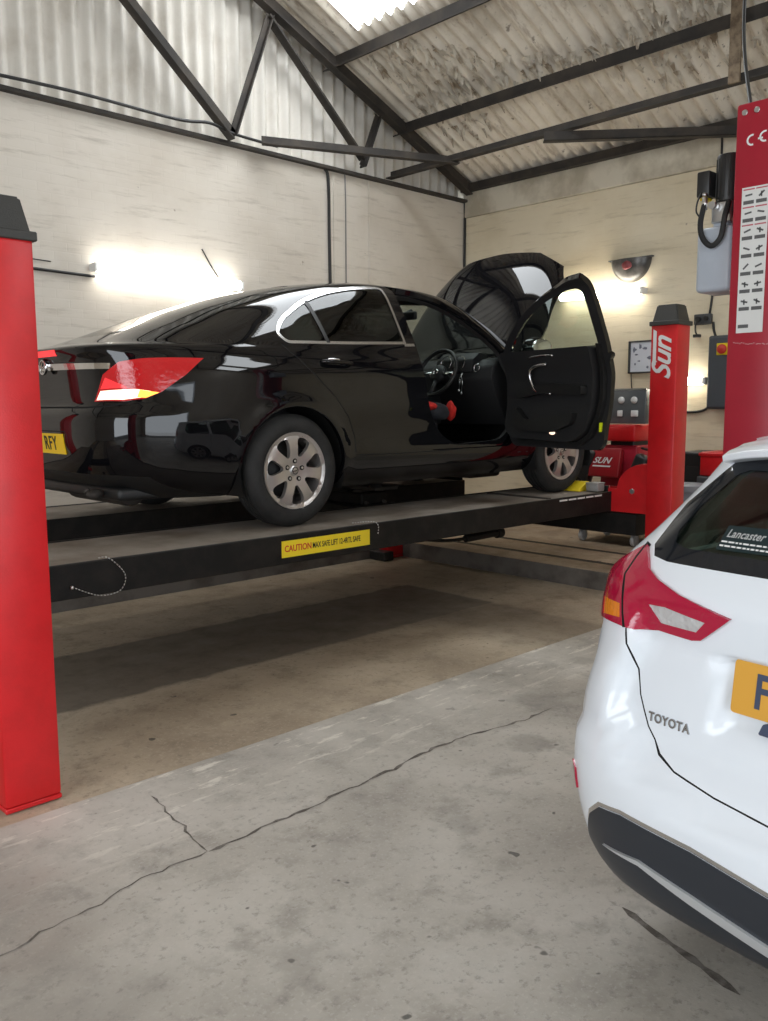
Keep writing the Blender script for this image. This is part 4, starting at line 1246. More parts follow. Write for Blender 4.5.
# --- cabin
mb = MB(); mb.box((.2, -.76, .24), (2.4, .76, .31), .01, 1); mb.box((-.85, -.62, .45), (.25, .62, .62), .03, 2); mb.box((.9, -.13, .30), (2.05, .13, .55), .05, 3)
mb.build('cabin_floor', M['cabin'], bcar)
def seat(x, y, w, rear=False):
    e = empty('rear_seat' if rear else 'front_seat', (x, y, .30)); e.parent = bcar
    mb = MB(); mb.box((-.27, -w/2, .12), (.27, w/2, .27), .06, 4); 
    if not rear: mb.box((-.22, -w/2-.03, .14), (.25, -w/2+.08, .30), .04, 3); mb.box((-.22, w/2-.08, .14), (.25, w/2+.03, .30), .04, 3); mb.box((-.2, -.2, 0), (.2, .2, .14), .02, 2)
    mb.build('cushion', M['seatcloth'], e, 60)
    rot = Matrix.Translation((-.24, 0, .2)) @ Matrix.Rotation(R(-20), 4, 'Y')
    mb = MB(); mb.box((-.08, -w/2, 0), (.06, w/2, .62), .06, 4, rot)
    if not rear: mb.box((-.06, -w/2-.02, .08), (.12, -w/2+.08, .52), .04, 3, rot); mb.box((-.06, w/2-.08, .08), (.12, w/2+.02, .52), .04, 3, rot)
    mb.build('backrest', M['seatcloth'], e, 60)
    for yy in ((0,) if not rear else (-.4, .4)):
        mb = MB(); mb.box((-.06, yy-.13, .66), (.05, yy+.13, .84), .05, 4, rot); mb.cyl(rot @ Vector((0, yy-.06, .58)), rot @ Vector((0, yy-.06, .7)), .007, n=8).cyl(rot @ Vector((0, yy+.06, .58)), rot @ Vector((0, yy+.06, .7)), .007, n=8)
        mb.build('headrest', M['seatcloth'], e, 60)
    return e
seat(1.30, -.37, .46); seat(1.30, .37, .46); seat(.42, 0, 1.25, True)
mb = MB()
dp = [(2.06, .78), (2.0, .90), (2.02, 1.0), (2.10, 1.06), (2.3, 1.08), (2.52, 1.05), (2.52, .7), (2.2, .55)]
mb.prism(dp, -.74, .74, Matrix(((1, 0, 0, 0), (0, 0, 1, 0), (0, 1, 0, 0), (0, 0, 0, 1))), .02)
mb.prism([(1.98, .96), (2.0, 1.06), (2.08, 1.115), (2.18, 1.10), (2.16, .95)], -.56, -.18, Matrix(((1, 0, 0, 0), (0, 0, 1, 0), (0, 1, 0, 0), (0, 0, 0, 1))), .015)
mb.box((1.88, -.16, .55), (2.1, .16, .98), .03, 3)
dash = mb.build('dashboard', M['cabin'], bcar, 40)
mb = MB()
for yy in (-.44, -.30): mb.lathe([(.055, 0), (.060, .006), (.056, .012)], (1.985, yy, 1.03), (-1, 0, .25), 28)
mb.build('instrument_rings', M['satinchrome'], dash)
mb = MB(); mb.lathe([(.028, 0), (.034, .006), (.030, .010)], (2.0, -.60, .99), (-1, 0, .2), 24); mb.build('air_vent_ring', M['satinchrome'], dash)
SW = empty('steering_wheel', (1.80, -.37, .955)); SW.parent = bcar; SW.rotation_euler = (0, R(-66), 0)
mb = MB(); mb.tube([(.185*math.cos(2*math.pi*k/48), .185*math.sin(2*math.pi*k/48), 0) for k in range(49)], .0155, 12, False); mb.build('steering_rim', M['blackplastic'], SW)
mb = MB(); mb.lathe([(0, .035), (.05, .032), (.07, .015), (.072, -.01), (.04, -.04), (.03, -.14), (0, -.14)], (0, 0, -.02), (0, 0, 1), 32); mb.build('steering_hub', M['cabin'], SW)
for a in (R(95), R(-95), R(180)):
    mb = MB(); c_, s_ = math.cos(a), math.sin(a)
    mb.tube([(.05*c_, .05*s_, -.015), (.12*c_, .12*s_, -.008), (.178*c_, .178*s_, 0)], [.022, .016, .018], 10); mb.build('steering_spoke', M['satinchrome'] if a != R(180) else M['cabin'], SW)
mb = MB(); mb.lathe([(.018, 0), (.023, .004), (.018, .006)], (0, 0, .016), (0, 0, 1), 24); mb.build('steering_emblem', M['chrome'], SW)
mb = MB(); mb.box((1.80, -.13, 1.375), (1.84, .11, 1.44), .015, 3); mb.cyl((1.83, 0, 1.43), (1.90, 0, 1.46), .012, n=10); mb.build('rear_view_mirror', M['blackplastic'], bcar, 50)
# --- things left in the car
kr = empty('key_ring', (BCO.x+1.925, BCO.y-.50, BCO.z+.93), 0, 'bunch of keys hanging from the steering column of the black car', 'keys')
mb = MB(); mb.tube([(0, .012*math.cos(t), -.02+.012*math.sin(t)) for t in [2*math.pi*k/20 for k in range(21)]], .002, 6, False); mb.cyl((0, 0, -.008), (.02, 0, .02), .004, n=8); mb.build('ring', M['silver'], kr)
for k, (dy, L) in enumerate(((-.012, .075), (.014, .055))):
    mb = MB(); mb.box((-.002, dy-.009, -.05-L*.3), (.002, dy+.009, -.03), .003, 2); mb.box((-.0015, dy-.004, -.05-L), (.0015, dy+.004, -.05)); mb.blob((-.004, dy, -.055-L), (.008, .010, .011)); mb.build('key', M['silver'], kr)
cl = empty('work_bag', (BCO.x+1.53, BCO.y-.58, BCO.z+.655), 0, 'red and dark grey cloth bag on the edge of the driver seat', 'bag')
mb = MB(); mb.blob((0, 0, .0), (.15, .10, .075), noise=.12, seed=3, flat=-.05); mb.build('bag_body', mat('dark_cloth', (.02, .022, .028), .9), cl)
M['redcloth'] = mat('red_cloth', sRGB(196, 34, 26), .85)
mb = MB(); mb.blob((-.09, -.02, .045), (.08, .085, .035), noise=.15, seed=5); mb.build('bag_flap', M['redcloth'], cl)['label'] = 'red fabric flap'
mb = MB(); mb.blob((.12, -.06, .01), (.035, .05, .065), noise=.15, seed=6); mb.build('bag_pocket', M['redcloth'], cl)['label'] = 'red fabric end pocket'
# ================================================================ the white estate car: body surface
def bump_white(T):
    x, y, z = T[..., 0], T[..., 1], T[..., 2]
    k = np.clip((np.abs(y)/.88-.55)/.4, 0, 1)
    d = -.012*np.exp(-((z-.55)/.14)**2)*np.exp(-((x-1.3)/.9)**4)
    for cx in (0.0, 2.6):
        rr = np.sqrt((x-cx)**2+(z-.32)**2)
        d = d + .012*np.exp(-((rr-.37)/.045)**2)*np.clip((z-.15)/.2, 0, 1)
    T[..., 1] = np.where(y < 0, y-d*k, y)
    # bumper stands proud of the tailgate; plate recess in the middle of the tailgate
    ridge = [(-.571, .99), (-.571, .925), (-.614, .848), (-.623, .781), (-.619, .725), (-.576, .658), (-.533, .608), (-.49, .586), (-.414, .575), (-.278, .552), (-.116, .537), (0, .532)]
    poly = ridge + [(.2, .532), (.2, 1.3), (-.571, 1.3)]
    rearm = (x < -.45) & (z > .45) & (z < 1.15)
    q = np.stack([y[rearm], z[rearm]], 1)
    ins = inside(poly, q)
    dd = np.full(len(q), 9.0)
    for (a, b) in zip(ridge[:-1], ridge[1:]):
        a, b = np.array(a), np.array(b); e = b-a; t = np.clip(((q-a)@e)/(e@e), 0, 1)
        dd = np.minimum(dd, np.linalg.norm(q-(a+t[:, None]*e), axis=1))
    s1 = np.where(ins, np.clip(dd/.060, 0, 1), 0); s1 = s1*s1*(3-2*s1)
    s1 = s1*np.clip((1.05-q[:, 1])/.12, 0, 1)
    bx = np.minimum(np.minimum(.325+q[:, 0], .2), np.minimum(q[:, 1]-.745, .945-q[:, 1]))
    s2 = np.clip(bx/.024, 0, 1); s2 = s2*s2*(3-2*s2)
    x[rearm] += .055*s1 + .034*s2
    T[..., 0] = x
    return T
WH = Hull(
    xr=[(.20, -.78), (.25, -.90), (.30, -.955), (.38, -.985), (.47, -1.0), (.56, -1.005), (.62, -.998), (.655, -.985), (.67, -.965), (.75, -.955), (.85, -.945), (.93, -.935), (1.0, -.92), (1.06, -.90), (1.11, -.872), (1.20, -.80), (1.30, -.715), (1.37, -.655), (1.41, -.60), (1.435, -.50), (1.455, -.25), (1.47, .3), (1.478, .8)],
    xf=[(.20, 3.30), (.28, 3.45), (.42, 3.54), (.55, 3.555), (.66, 3.52), (.76, 3.42), (.86, 3.18), (.94, 2.85), (1.0, 2.5), (1.04, 2.34), (1.1, 2.22), (1.2, 2.03), (1.3, 1.80), (1.38, 1.58), (1.43, 1.36), (1.46, 1.15), (1.478, .9)],
    w=[(.20, .76), (.24, .82), (.30, .855), (.40, .875), (.55, .882), (.72, .880), (.85, .862), (.95, .852), (1.03, .850), (1.08, .838), (1.13, .795), (1.2, .735), (1.3, .668), (1.36, .640), (1.395, .632), (1.435, .585), (1.460, .43), (1.472, .24), (1.478, 0)],
    nr=[(.2, 5.5), (.45, 6.4), (.7, 7.0), (.9, 6.5), (1.0, 6.5), (1.2, 7.0), (1.38, 6.5), (1.478, 3.0)],
    nf=[(.2, 3.0), (.7, 3.2), (.95, 4.0), (1.2, 4.4), (1.478, 3.0)],
    xm=1.1, z0=.20, z1=1.478, bump=bump_white, ns=420, nv=260)
# ================================================================ the white estate car
M['whitecar'] = mat('gloss_white_paint', (.76, .80, .85), .16, coat=.15, spec=.4)
M['lampred'] = mat('deep_red_lens', (.40, .006, .040), .05, coat=.6, bump=.2, bscale=40)
M['lampclear'] = mat('clear_faceted_lens', (.62, .62, .63), .06, .3, coat=.6, bump=.8, bscale=55)
M['lampamber'] = mat('amber_lens', (.80, .24, .015), .12, coat=.5, bump=.5, bscale=70)
M['palecabin'] = mat('pale_cabin_trim', (.30, .33, .30), .7)
M['rearglass'] = glass('smoked_green_glass', (.72, .84, .78), .72)
M['plateyellow'] = mat('amber_number_plate', sRGB(214, 158, 62), .3)
M['plateblue'] = mat('dark_blue_print', sRGB(58, 68, 92), .4)
WCO = Vector((2.7475, .43, 0))
wcar = empty('white_car', WCO, R(-7.0), 'white estate car seen from behind, cut off by the right edge', 'car')
def WB(kind, pts, step=.025):
    f = {'side': WH.side, 'rear': WH.rear, 'front': WH.front, 'top': WH.top, 'p3': WH.p3}[kind]
    return [f(*p) for p in densify([tuple(q) for q in pts], step)]
wl = [(-.80, -.59, 1.158), (-.79, -.66, 1.10), (-.80, -.76, 1.02), (-.82, -.72, .985), (-.845, -.685, .954), (-.905, -.571, .958), (-.922, -.487, .957), (-.93, -.39, .952), (-.93, -.365, .958), (-.911, -.285, 1.033), (-.904, -.353, 1.049), (-.896, -.425, 1.064), (-.879, -.494, 1.086), (-.858, -.539, 1.108), (-.845, -.558, 1.135)]
wseam = [(-.80, -.588, 1.157), (-.853, -.610, 1.079), (-.884, -.592, 1.021), (-.905, -.571, .957)]
wclear = [(-.901, -.511, 1.027), (-.905, -.459, 1.030), (-.916, -.349, 1.012), (-.924, -.376, .979), (-.917, -.477, .981)]
wamber = [(-.83, -.70, 1.006), (-.886, -.600, 1.010), (-.898, -.590, .977), (-.855, -.68, .966)]
rwo = [(0, 1.130), (-.25, 1.130), (-.50, 1.130), (-.548, 1.136), (-.572, 1.160), (-.555, 1.262), (-.455, 1.375), (-.44, 1.408), (0, 1.408)]
rwi = [(0, 1.165), (-.25, 1.165), (-.47, 1.166), (-.505, 1.175), (-.515, 1.20), (-.49, 1.265), (-.425, 1.345), (-.40, 1.355), (0, 1.358)]
wh_line = [(-.905, -.571, .956), (-.922, -.558, .877), (-.942, -.535, .786), (-.965, -.50, .715), (-.974, -.452, .662), (-.991, -.397, .641), (-.998, -.285, .619), (-1.001, -.121, .601), (-1.003, -.01, .595)]
insert = [(-.93, -.665, .375), (-.96, -.625, .455), (-.981, -.580, .495), (-.995, -.505, .507), (-1.002, -.303, .500), (-1.0, -.115, .475), (-1.0, -.005, .47), (-.90, -.005, .205), (-.85, -.30, .205), (-.80, -.55, .205), (-.78, -.69, .25)]
instrip = [(-.965, -.572, .395), (-.985, -.448, .413), (-.984, -.309, .393), (-.975, -.123, .362), (-.97, -.005, .352), (-.97, -.005, .322), (-.975, -.123, .332), (-.984, -.309, .366), (-.985, -.448, .399)]
inedge = [(-.945, -.655, .385), (-.962, -.627, .460), (-.981, -.582, .502), (-.995, -.505, .514), (-1.002, -.303, .507), (-1.0, -.115, .482), (-1.0, -.01, .477)]
wrefl = [(-.91, -.73, .555), (-.93, -.695, .55), (-.93, -.695, .49), (-.91, -.72, .49)]
wside1 = round2([(-.40, 1.13), (-.33, 1.33), (.30, 1.37), (.33, 1.06), (-.30, 1.06)], .04)
wside2 = round2([(.40, 1.05), (.37, 1.375), (.86, 1.385), (.88, 1.03)], .03)
wside3 = round2([(.97, 1.03), (.96, 1.38), (1.35, 1.35), (1.85, 1.10), (1.88, 1.02)], .03)
wws = [(0, 1.08), (-.45, 1.075), (-.66, 1.06), (-.62, 1.22), (-.55, 1.37), (-.48, 1.42), (0, 1.445)]
whead = [(-.45, .68), (-.80, .76), (-.82, .86), (-.66, .82), (-.48, .74)]
def wstroke3(pts, w=.008):
    """thin line on the tail drawn through 3-D points"""
    yz = [(p[1], p[2]) for p in pts]; return WB('rear', stroke(yz, w), .03)
wreg = [('amber', WB('p3', wamber)), ('clear', WB('p3', wclear)), ('seam', wstroke3(wseam, .007)), ('lamp', WB('p3', wl)),
        ('rglass', WB('rear', rwi)), ('rborder', WB('rear', rwo)),
        ('gap', wstroke3(wh_line, .0045)), ('strip', WB('p3', instrip)), ('insert', WB('p3', insert)), ('edge', wstroke3(inedge, .012)), ('refl', WB('p3', wrefl)),
        ('hole', WB('side', [(x+.34 if False else x, z) for x, z in [( .33, .12)] + [(.355*math.cos(t), .318+.355*math.sin(t)) for t in [R(a) for a in range(-25, 206, 6)]] + [(-.33, .12)]])),
        ('hole', WB('side', [(2.93, .12)] + [(2.6+.355*math.cos(t), .318+.355*math.sin(t)) for t in [R(a) for a in range(-25, 206, 6)]] + [(2.27, .12)])),
        ('sglass', WB('side', wside1)), ('sglass', WB('side', wside2)), ('sglass', WB('side', wside3)), ('wscreen', WB('front', wws)), ('headl', WB('front', whead)),
        ('gap', WB('side', stroke([(.36, 1.03), (.36, .62), (.30, .50)], .007))), ('gap', WB('side', stroke([(.93, 1.0), (.95, .36)], .007))), ('gap', WB('side', stroke([(1.95, 1.0), (2.02, .36)], .007)))]
fixed = []
for nm, pl in wreg:
    g = []
    for (u, v) in pl:
        if nm in ('rglass', 'rborder', 'gap', 'insert', 'strip', 'edge') and u < .04: u = 0.0
        if nm == 'wscreen' and u > WH.SU-.05: u = WH.SU
        g.append((u, v))
    fixed.append((nm, g))
TW = triangulate(WH, fixed, 3, 3)
wboth = [(TW, -1), (TW, 1)]
piece('body', wboth, {'body': 0, 'gap': 1, 'edge': 3}, [M['whitecar'], M['gap'], M['palecabin'], M['satinchrome']], 0, .03, wcar, inner=2, rim=0)
piece('rear_window', wboth, {'rglass': 0}, [M['rearglass']], -.001, .004, wcar)
piece('window_surround', wboth, {'rborder': 0}, [mat('black_glass_border', (.012, .014, .018), .06, spec=.5)], 0, .006, wcar)
piece('windscreen', wboth, {'wscreen': 0}, M['clearglass'], -.002, .004, wcar)
M['bumperblack'] = mat('dark_slate_bumper_plastic', (.022, .026, .034), .4)
bi = piece('bumper_insert', wboth, {'insert': 0}, M['bumperblack'], .003, .02, wcar)
piece('bumper_strip', wboth, {'strip': 0}, mat('silver_plastic_strip', (.62, .64, .66), .3, .5), .010, .02, bi)['label'] = 'thin silver strip'
for s_ in (-1, 1):
    src = [(TW, s_)]
    tl = piece('tail_light', src, {'lamp': 0, 'seam': 1}, [M['lampred'], M['gap']], .010, .02, wcar)
    piece('reversing_lens', src, {'clear': 0}, M['lampclear'], .008, .02, tl)
    piece('indicator_lens', src, {'amber': 0}, M['lampamber'], .008, .02, tl)
    piece('side_window', src, {'sglass': 0}, M['rearglass'], -.003, .004, wcar)
    piece('bumper_reflector', src, {'refl': 0}, M['lampred'], .006, .01, wcar)
    piece('headlight', src, {'headl': 0}, M['clearlens'], .002, .02, wcar)
def wrx(y, z):
    r = WH.cast((-4, -abs(y)-1e-4, z), (1, 0, 0)); return r[0].x if r else -.95
# number plate in its recess
xp = wrx(.15, .87)-.016
pf = frame((xp, .292, .872), (0, -1, 0), (.12, 0, 1))
mb = MB(); mb.prism(round2([(0, -.062), (.524, -.062), (.524, .062), (0, .062)], .010), -.004, .004, pf, .001)
npl = mb.build('number_plate', M['plateyellow'], wcar)
mb = MB(); mb.add_mesh(text_mesh('F', .112, .0006, 0, .018, 'LEFT', 1, .82), pf @ Matrix.Translation((.052, -.004, .0048)))
mb.build('plate_lettering', M['plateblue'], npl)
mb = MB(); mb.prism(round2([(.075, -.094), (.45, -.094), (.44, -.066), (.085, -.066)], .006), -.004, .010, pf, .002)
mb.build('tailgate_handle', M['plateblue'], wcar)
# chrome lettering low on the tailgate
tm = text_mesh('TOYOTA', .031, .003, 0, .03, 'CENTER', 1.12, .86)
cy, cz = .441, .742
mb = MB(); b_ = bmesh.new(); b_.from_mesh(tm)
for v in b_.verts:
    yy = cy - v.co.x; zz = cz + v.co.y
    v.co = Vector((wrx(yy, zz) - .001 - v.co.z, yy, zz))
mb._merge(b_); mb.build('name_badge', mat('dark_chrome', (.45, .46, .48), .25, .9), wcar)
# roof spoiler: the roof skin carried out over the glass, with rounded ends
mb = MB()
sp_prof = [(-.30, 1.452), (-.48, 1.454), (-.62, 1.444), (-.70, 1.428), (-.730, 1.415), (-.726, 1.400), (-.68, 1.392), (-.56, 1.398)]
def splip(u, v):
    s_ = 2*u-1; k = abs(s_)**5
    i = min(int(v*7), 6); t = v*7-i
    x_ = sp_prof[i][0]*(1-t) + sp_prof[i+1][0]*t; z_ = sp_prof[i][1]*(1-t) + sp_prof[i+1][1]*t
    hw = .475 + (.10 if v < .2 else .0)*(1-v/.2 if v < .2 else 0)
    return Vector((x_ + .07*abs(s_)**3*(1 if v > .35 else v/.35), hw*s_, z_ - .020*k - .008*s_*s_))
mb.quadgrid(splip, 40, 28); mb.build('roof_spoiler', M['whitecar'], wcar)
mb = MB(); mb.box((-.728, -.14, 1.392), (-.716, .14, 1.402), .002, 2); mb.build('high_brake_light', M['lampred'], wcar)
# window sticker: small translucent panel with white lettering, inside the lower left of the glass
def wsurf(y, z, o=.004): return Vector((wrx(y, z)-o, y, z))
b_ = bmesh.new()
qs = [b_.verts.new(wsurf(y, z, .0015)) for y, z in ((.378, 1.228), (.02, 1.234), (.02, 1.178), (.384, 1.174))]
b_.faces.new(qs); mb = MB(); mb._merge(b_)
stc = mb.build('window_sticker', mat('dark_teal_sticker', (.008, .022, .026), .3), wcar)
tm = text_mesh('Lancaster Toyota', .0245, .0006, .25, .02, 'LEFT', 1.05, .95); b_ = bmesh.new(); b_.from_mesh(tm)
for v in b_.verts:
    yy = .372 - v.co.x; zz = 1.211 + v.co.y; v.co = wsurf(yy, zz, .0024)
mb = MB(); mb._merge(b_)
mb.build('sticker_lettering', M['whitepaint'], stc)
rr_ = random.Random(2); mb = MB()
for row, zz, y1 in ((0, 1.193, .05), (1, 1.184, .24)):
    y = .378
    while y > y1:
        L = rr_.uniform(.006, .016)
        p = [wsurf(y, zz+.0018, .0024), wsurf(y-L, zz+.0018, .0024), wsurf(y-L, zz-.0018, .0024), wsurf(y, zz-.0018, .0024)]
        b_ = bmesh.new(); b_.faces.new([b_.verts.new(q) for q in p]); mb._merge(b_); y -= L+.003
mb.build('sticker_small_print', M['whitepaint'], stc)
# cabin
mb = MB(); mb.box((-.70, -.70, .55), (.2, .70, .60), .01, 1); mb.box((.1, -.74, .25), (2.2, .74, .30), .01, 1)
mb.build('boot_floor', M['cabin'], wcar)
mb = MB(); rot = Matrix.Translation((.05, 0, .55)) @ Matrix.Rotation(R(-14), 4, 'Y'); mb.box((-.07, -.64, 0), (.07, .64, .55), .05, 3, rot); mb.build('rear_seat', M['seatcloth'], wcar, 60)
for yy in (-.42, 0, .42):
    mb = MB(); mb.box((-.05, yy-.12, .60), (.05, yy+.12, .76), .045, 3, rot); mb.cyl(rot @ Vector((0, yy-.05, .5)), rot @ Vector((0, yy-.05, .65)), .007, n=8); mb.cyl(rot @ Vector((0, yy+.05, .5)), rot @ Vector((0, yy+.05, .65)), .007, n=8); mb.build('headrest', M['seatcloth'], wcar, 60)
for yy in (-.36, .36):
    r3 = Matrix.Translation((.80, yy, .45)) @ Matrix.Rotation(R(-18), 4, 'Y')
    mb = MB(); mb.box((-.07, -.25, 0), (.07, .25, .62), .05, 3, r3); mb.box((-.05, -.13, .64), (.05, .13, .82), .045, 3, r3); mb.box((-.05, -.25, -.05), (.45, .25, .1), .04, 3, Matrix.Translation((.80, yy, .42))); mb.build('front_seat', M['seatcloth'], wcar, 60)
mb = MB(); mb.box((1.75, -.70, .70), (2.1, .70, 1.0), .06, 3); mb.build('dashboard', M['cabin'], wcar, 60)
mb = MB(); mb.box((-.55, -.50, .22), (3.2, .50, .28), .02, 2); mb.box((.40, -.74, .21), (2.2, .74, .28), .02, 2); mb.build('underbody', M['trimblack'], wcar)
for cx in (0, 2.6):
    for s in (-1, 1): wheel(wcar, cx, s*.855, s, r=.317, wd=.20)
for cx in (0, 2.6):
    for s in (-1, 1):
        b = bmesh.new(); pr = None
        for k in range(0, 25):
            t = R(-20 + 220*k/24); p = (cx+.37*math.cos(t), .318+.37*math.sin(t))
            q = (b.verts.new((p[0], s*.845, p[1])), b.verts.new((p[0], s*.58, p[1])))
            if pr: b.faces.new((pr[0], pr[1], q[1], q[0]))
            pr = q
        mb = MB(); mb._merge(b, True); mb.box((cx-.37, s*.58-.005, .24), (cx+.37, s*.58+.005, .69)); mb.build('wheel_arch_liner', M['trimblack'], wcar)
for s in (-1, 1):
    mb = MB(); mb.blob((1.78, s*.93, 1.03), (.06, .10, .065), noise=.03, seed=2); mb.tube([(1.84, s*.80, 1.0), (1.82, s*.88, 1.01)], .022, 8); mb.build('wing_mirror', M['whitecar'], wcar)
# ================================================================ two-post lift column on the right
lc = empty('lift_column', (4.14, 1.68, 0), 0, 'tall wine-red two-post lift column with a white instruction sheet', 'lift column')
def at(parent, o):
    """world-metre geometry moved under its thing"""
    base = parent
    while base.parent: base = base.parent
    o.data.transform(Matrix.Translation(-base.location)); return o
def P(parent, name, mb, mats, autosmooth=None):
    return at(parent, mb.build(name, mats, parent, autosmooth))
mb = MB(); mb.box((4.0, 1.54, .02), (4.30, 1.83, 2.868), .012, 2); mb.box((3.92, 1.45, 0), (4.38, 1.92, .02), .004, 1)
col = P(lc, 'column', mb, M['winered'], 40)
for yy in (1.79, 1.735): P(lc, 'cap_bolt', MB().cyl((4.0, yy, 2.825), (3.992, yy, 2.825), .013, n=14, bevel=.002), M['silver'])
fx = lambda y, z: frame((3.9985, y, z), (0, -1, 0), (0, 0, 1))
mb = MB()
def arc(c0, r, a0, a1, n=14): return [(c0 + r*math.cos(R(a0+(a1-a0)*k/n)), r*math.sin(R(a0+(a1-a0)*k/n))) for k in range(n+1)]
def bandpoly(c0, a0, a1, r0, r1): return arc(c0, r1, a0, a1) + arc(c0, r0, a1, a0)
mb.prism(bandpoly(.0, 75, 285, .017, .025), 0, .001, fx(1.752, 2.700)); mb.prism(bandpoly(.050, 75, 285, .017, .025), 0, .001, fx(1.745, 2.705)); mb.box((3.9975, 1.704, 2.696), (3.9985, 1.726, 2.704))
P(lc, 'lettering', mb, M['whitepaint'])
mb = MB(); mb.prism([(-.052, -.325), (.070, -.325), (.070, .325), (-.052, .325)], 0, .0012, fx(1.735, 2.17)); sheet_o = P(lc, 'instruction_sheet', mb, mat('white_paper_label', (.66, .66, .64), .5))
rs = random.Random(11); mb = MB(); mr = MB()
for r in range(8):
    for c in range(2):
        x0 = -.046 + c*.058; z1 = .312 - r*.079
        mr.prism([(x0, z1), (x0+.052, z1), (x0+.052, z1+.006), (x0, z1+.006)], .0013, .0018, fx(1.735, 2.17)) if r in (0, 1, 2) else None
        if r == 7 and c == 1: continue
        mb.prism([(x0+.002, z1-.062), (x0+.050, z1-.062), (x0+.050, z1-.046), (x0+.002, z1-.046)], .0013, .0018, fx(1.735, 2.17))
        if r < 7:
            a = rs.uniform(-.5, .8); cx, cz = x0+.026, z1-.022
            dx, dz = .016*math.cos(a), .016*math.sin(a); nx, nz = -.004*math.sin(a), .004*math.cos(a)
            mb.prism([(cx-dx-nx, cz-dz-nz), (cx+dx-nx, cz+dz-nz), (cx+dx+nx, cz+dz+nz), (cx-dx+nx, cz-dz+nz)], .0013, .0018, fx(1.735, 2.17))
            if rs.random() < .5: mb.prism([(cx-.004, cz-.014), (cx+.003, cz-.014), (cx+.003, cz+.010), (cx-.004, cz+.010)], .0013, .0018, fx(1.735, 2.17))
P(lc, 'printed_diagrams', mb, mat('grey_print', (.09, .09, .09), .6), None).parent = sheet_o
P(lc, 'printed_headings', mr, mat('pink_print', (.45, .10, .12), .6), None).parent = sheet_o
mb = MB()
for k in range(26): 
    y = 1.795 - k*.0095 + rs.uniform(-.002, .002); z = 1.80 - .0006*k + rs.uniform(-.004, .004); mb.box((3.9982, y-.003, z-.0015), (3.9995, y+.003, z+.0015))
P(lc, 'scuff_marks', mb, mat('pale_scuff', (.55, .35, .36), .7))

# hydraulic power unit hung on the side of the column
hu = empty('hydraulic_power_unit', (4.16, 1.95, 2.05), 0, 'hydraulic power unit with black motor above a pale tank beside the red column', 'hydraulic unit')
mb = MB(); mb.cyl((4.16, 1.925, 2.48), (4.16, 1.925, 2.70), .058, n=28, bevel=.008)
for k in range(14):
    a = 2*math.pi*k/14; mb.box((4.16+.056*math.cos(a)-.004, 1.925+.056*math.sin(a)-.004, 2.50), (4.16+.056*math.cos(a)+.004, 1.925+.056*math.sin(a)+.004, 2.68))
P(hu, 'motor', mb, M['blackplastic'], 40)
mb = MB(); mb.box((4.08, 1.985, 2.51), (4.17, 2.05, 2.63), .008, 2); P(hu, 'switch_box', mb, M['blackplastic'], 40)
mb = MB(); mb.box((4.09, 2.0, 2.495), (4.15, 2.035, 2.51), .003, 1); P(hu, 'switch_lever', mb, M['yellow'])
mb = MB(); mb.box((4.10, 1.88, 2.38), (4.21, 1.98, 2.48), .006, 1); mb.cyl((4.10, 1.96, 2.46), (4.06, 1.96, 2.46), .018, n=12); mb.cyl((4.10, 1.90, 2.43), (4.07, 1.90, 2.43), .014, n=12); P(hu, 'valve_block', mb, M['silver'])
M['tank'] = mat('translucent_tank_plastic', (.40, .44, .50), .4, var=(.46, .50, .56), vscale=3)
mb = MB(); mb.box((4.06, 1.855, 2.055), (4.26, 2.03, 2.36), .022, 3)
mb.cyl((4.16, 1.94, 2.35), (4.16, 1.94, 2.41), .05, n=20)
P(hu, 'tank', mb, M['tank'], 50)
mb = MB(); mb.tube(catmull([(4.06, 1.995, 2.47), (4.035, 2.0, 2.38), (4.03, 1.985, 2.31), (4.03, 1.94, 2.265), (4.03, 1.895, 2.30), (4.045, 1.885, 2.40), (4.09, 1.89, 2.47)], 8), .013, 12); P(hu, 'hose', mb, M['rubber'])
mb = MB(); mb.cyl((4.06, 1.995, 2.44), (4.06, 1.995, 2.50), .015, n=6); mb.cyl((4.06, 1.997, 2.505), (4.06, 1.997, 2.52), .012, n=6); P(hu, 'hose_fitting', mb, M['silver'])
mb = MB(); mb.tube(catmull([(4.09, 2.02, 2.545), (4.06, 2.03, 2.49), (4.06, 2.035, 2.44), (4.08, 2.02, 2.41)], 6), .004, 8); P(hu, 'cable', mb, M['blackplastic'])
mb = MB(); mb.box((4.12, 1.83, 2.42), (4.22, 1.882, 2.70), .004, 1); P(hu, 'mounting_bracket', mb, M['blacksteel'])
mb = MB(); mb.tube(catmull([(4.62, 2.10, 4.95), (4.60, 2.08, 4.2), (4.50, 2.04, 3.4), (4.30, 1.90, 2.95), (4.2, 1.86, 2.872)], 8), .009, 8)
o = mb.build('power_cable', M['blackplastic']); tag(o, 'dark cable hanging from the roof down to the tall red column', 'cable')
mb = MB(); mb.box((6.73, 3.07, 3.96), (6.755, 3.16, 4.62), .002, 1)
mb.bm.transform(Matrix.Translation((0, 0, 0)))
o = mb.build('timber_batten', mat('weathered_timber', sRGB(128, 112, 92), .8, var=sRGB(92, 78, 62), vscale=14)); tag(o, 'weathered wooden batten hanging from a roof purlin down to the long tie beam', 'batten')

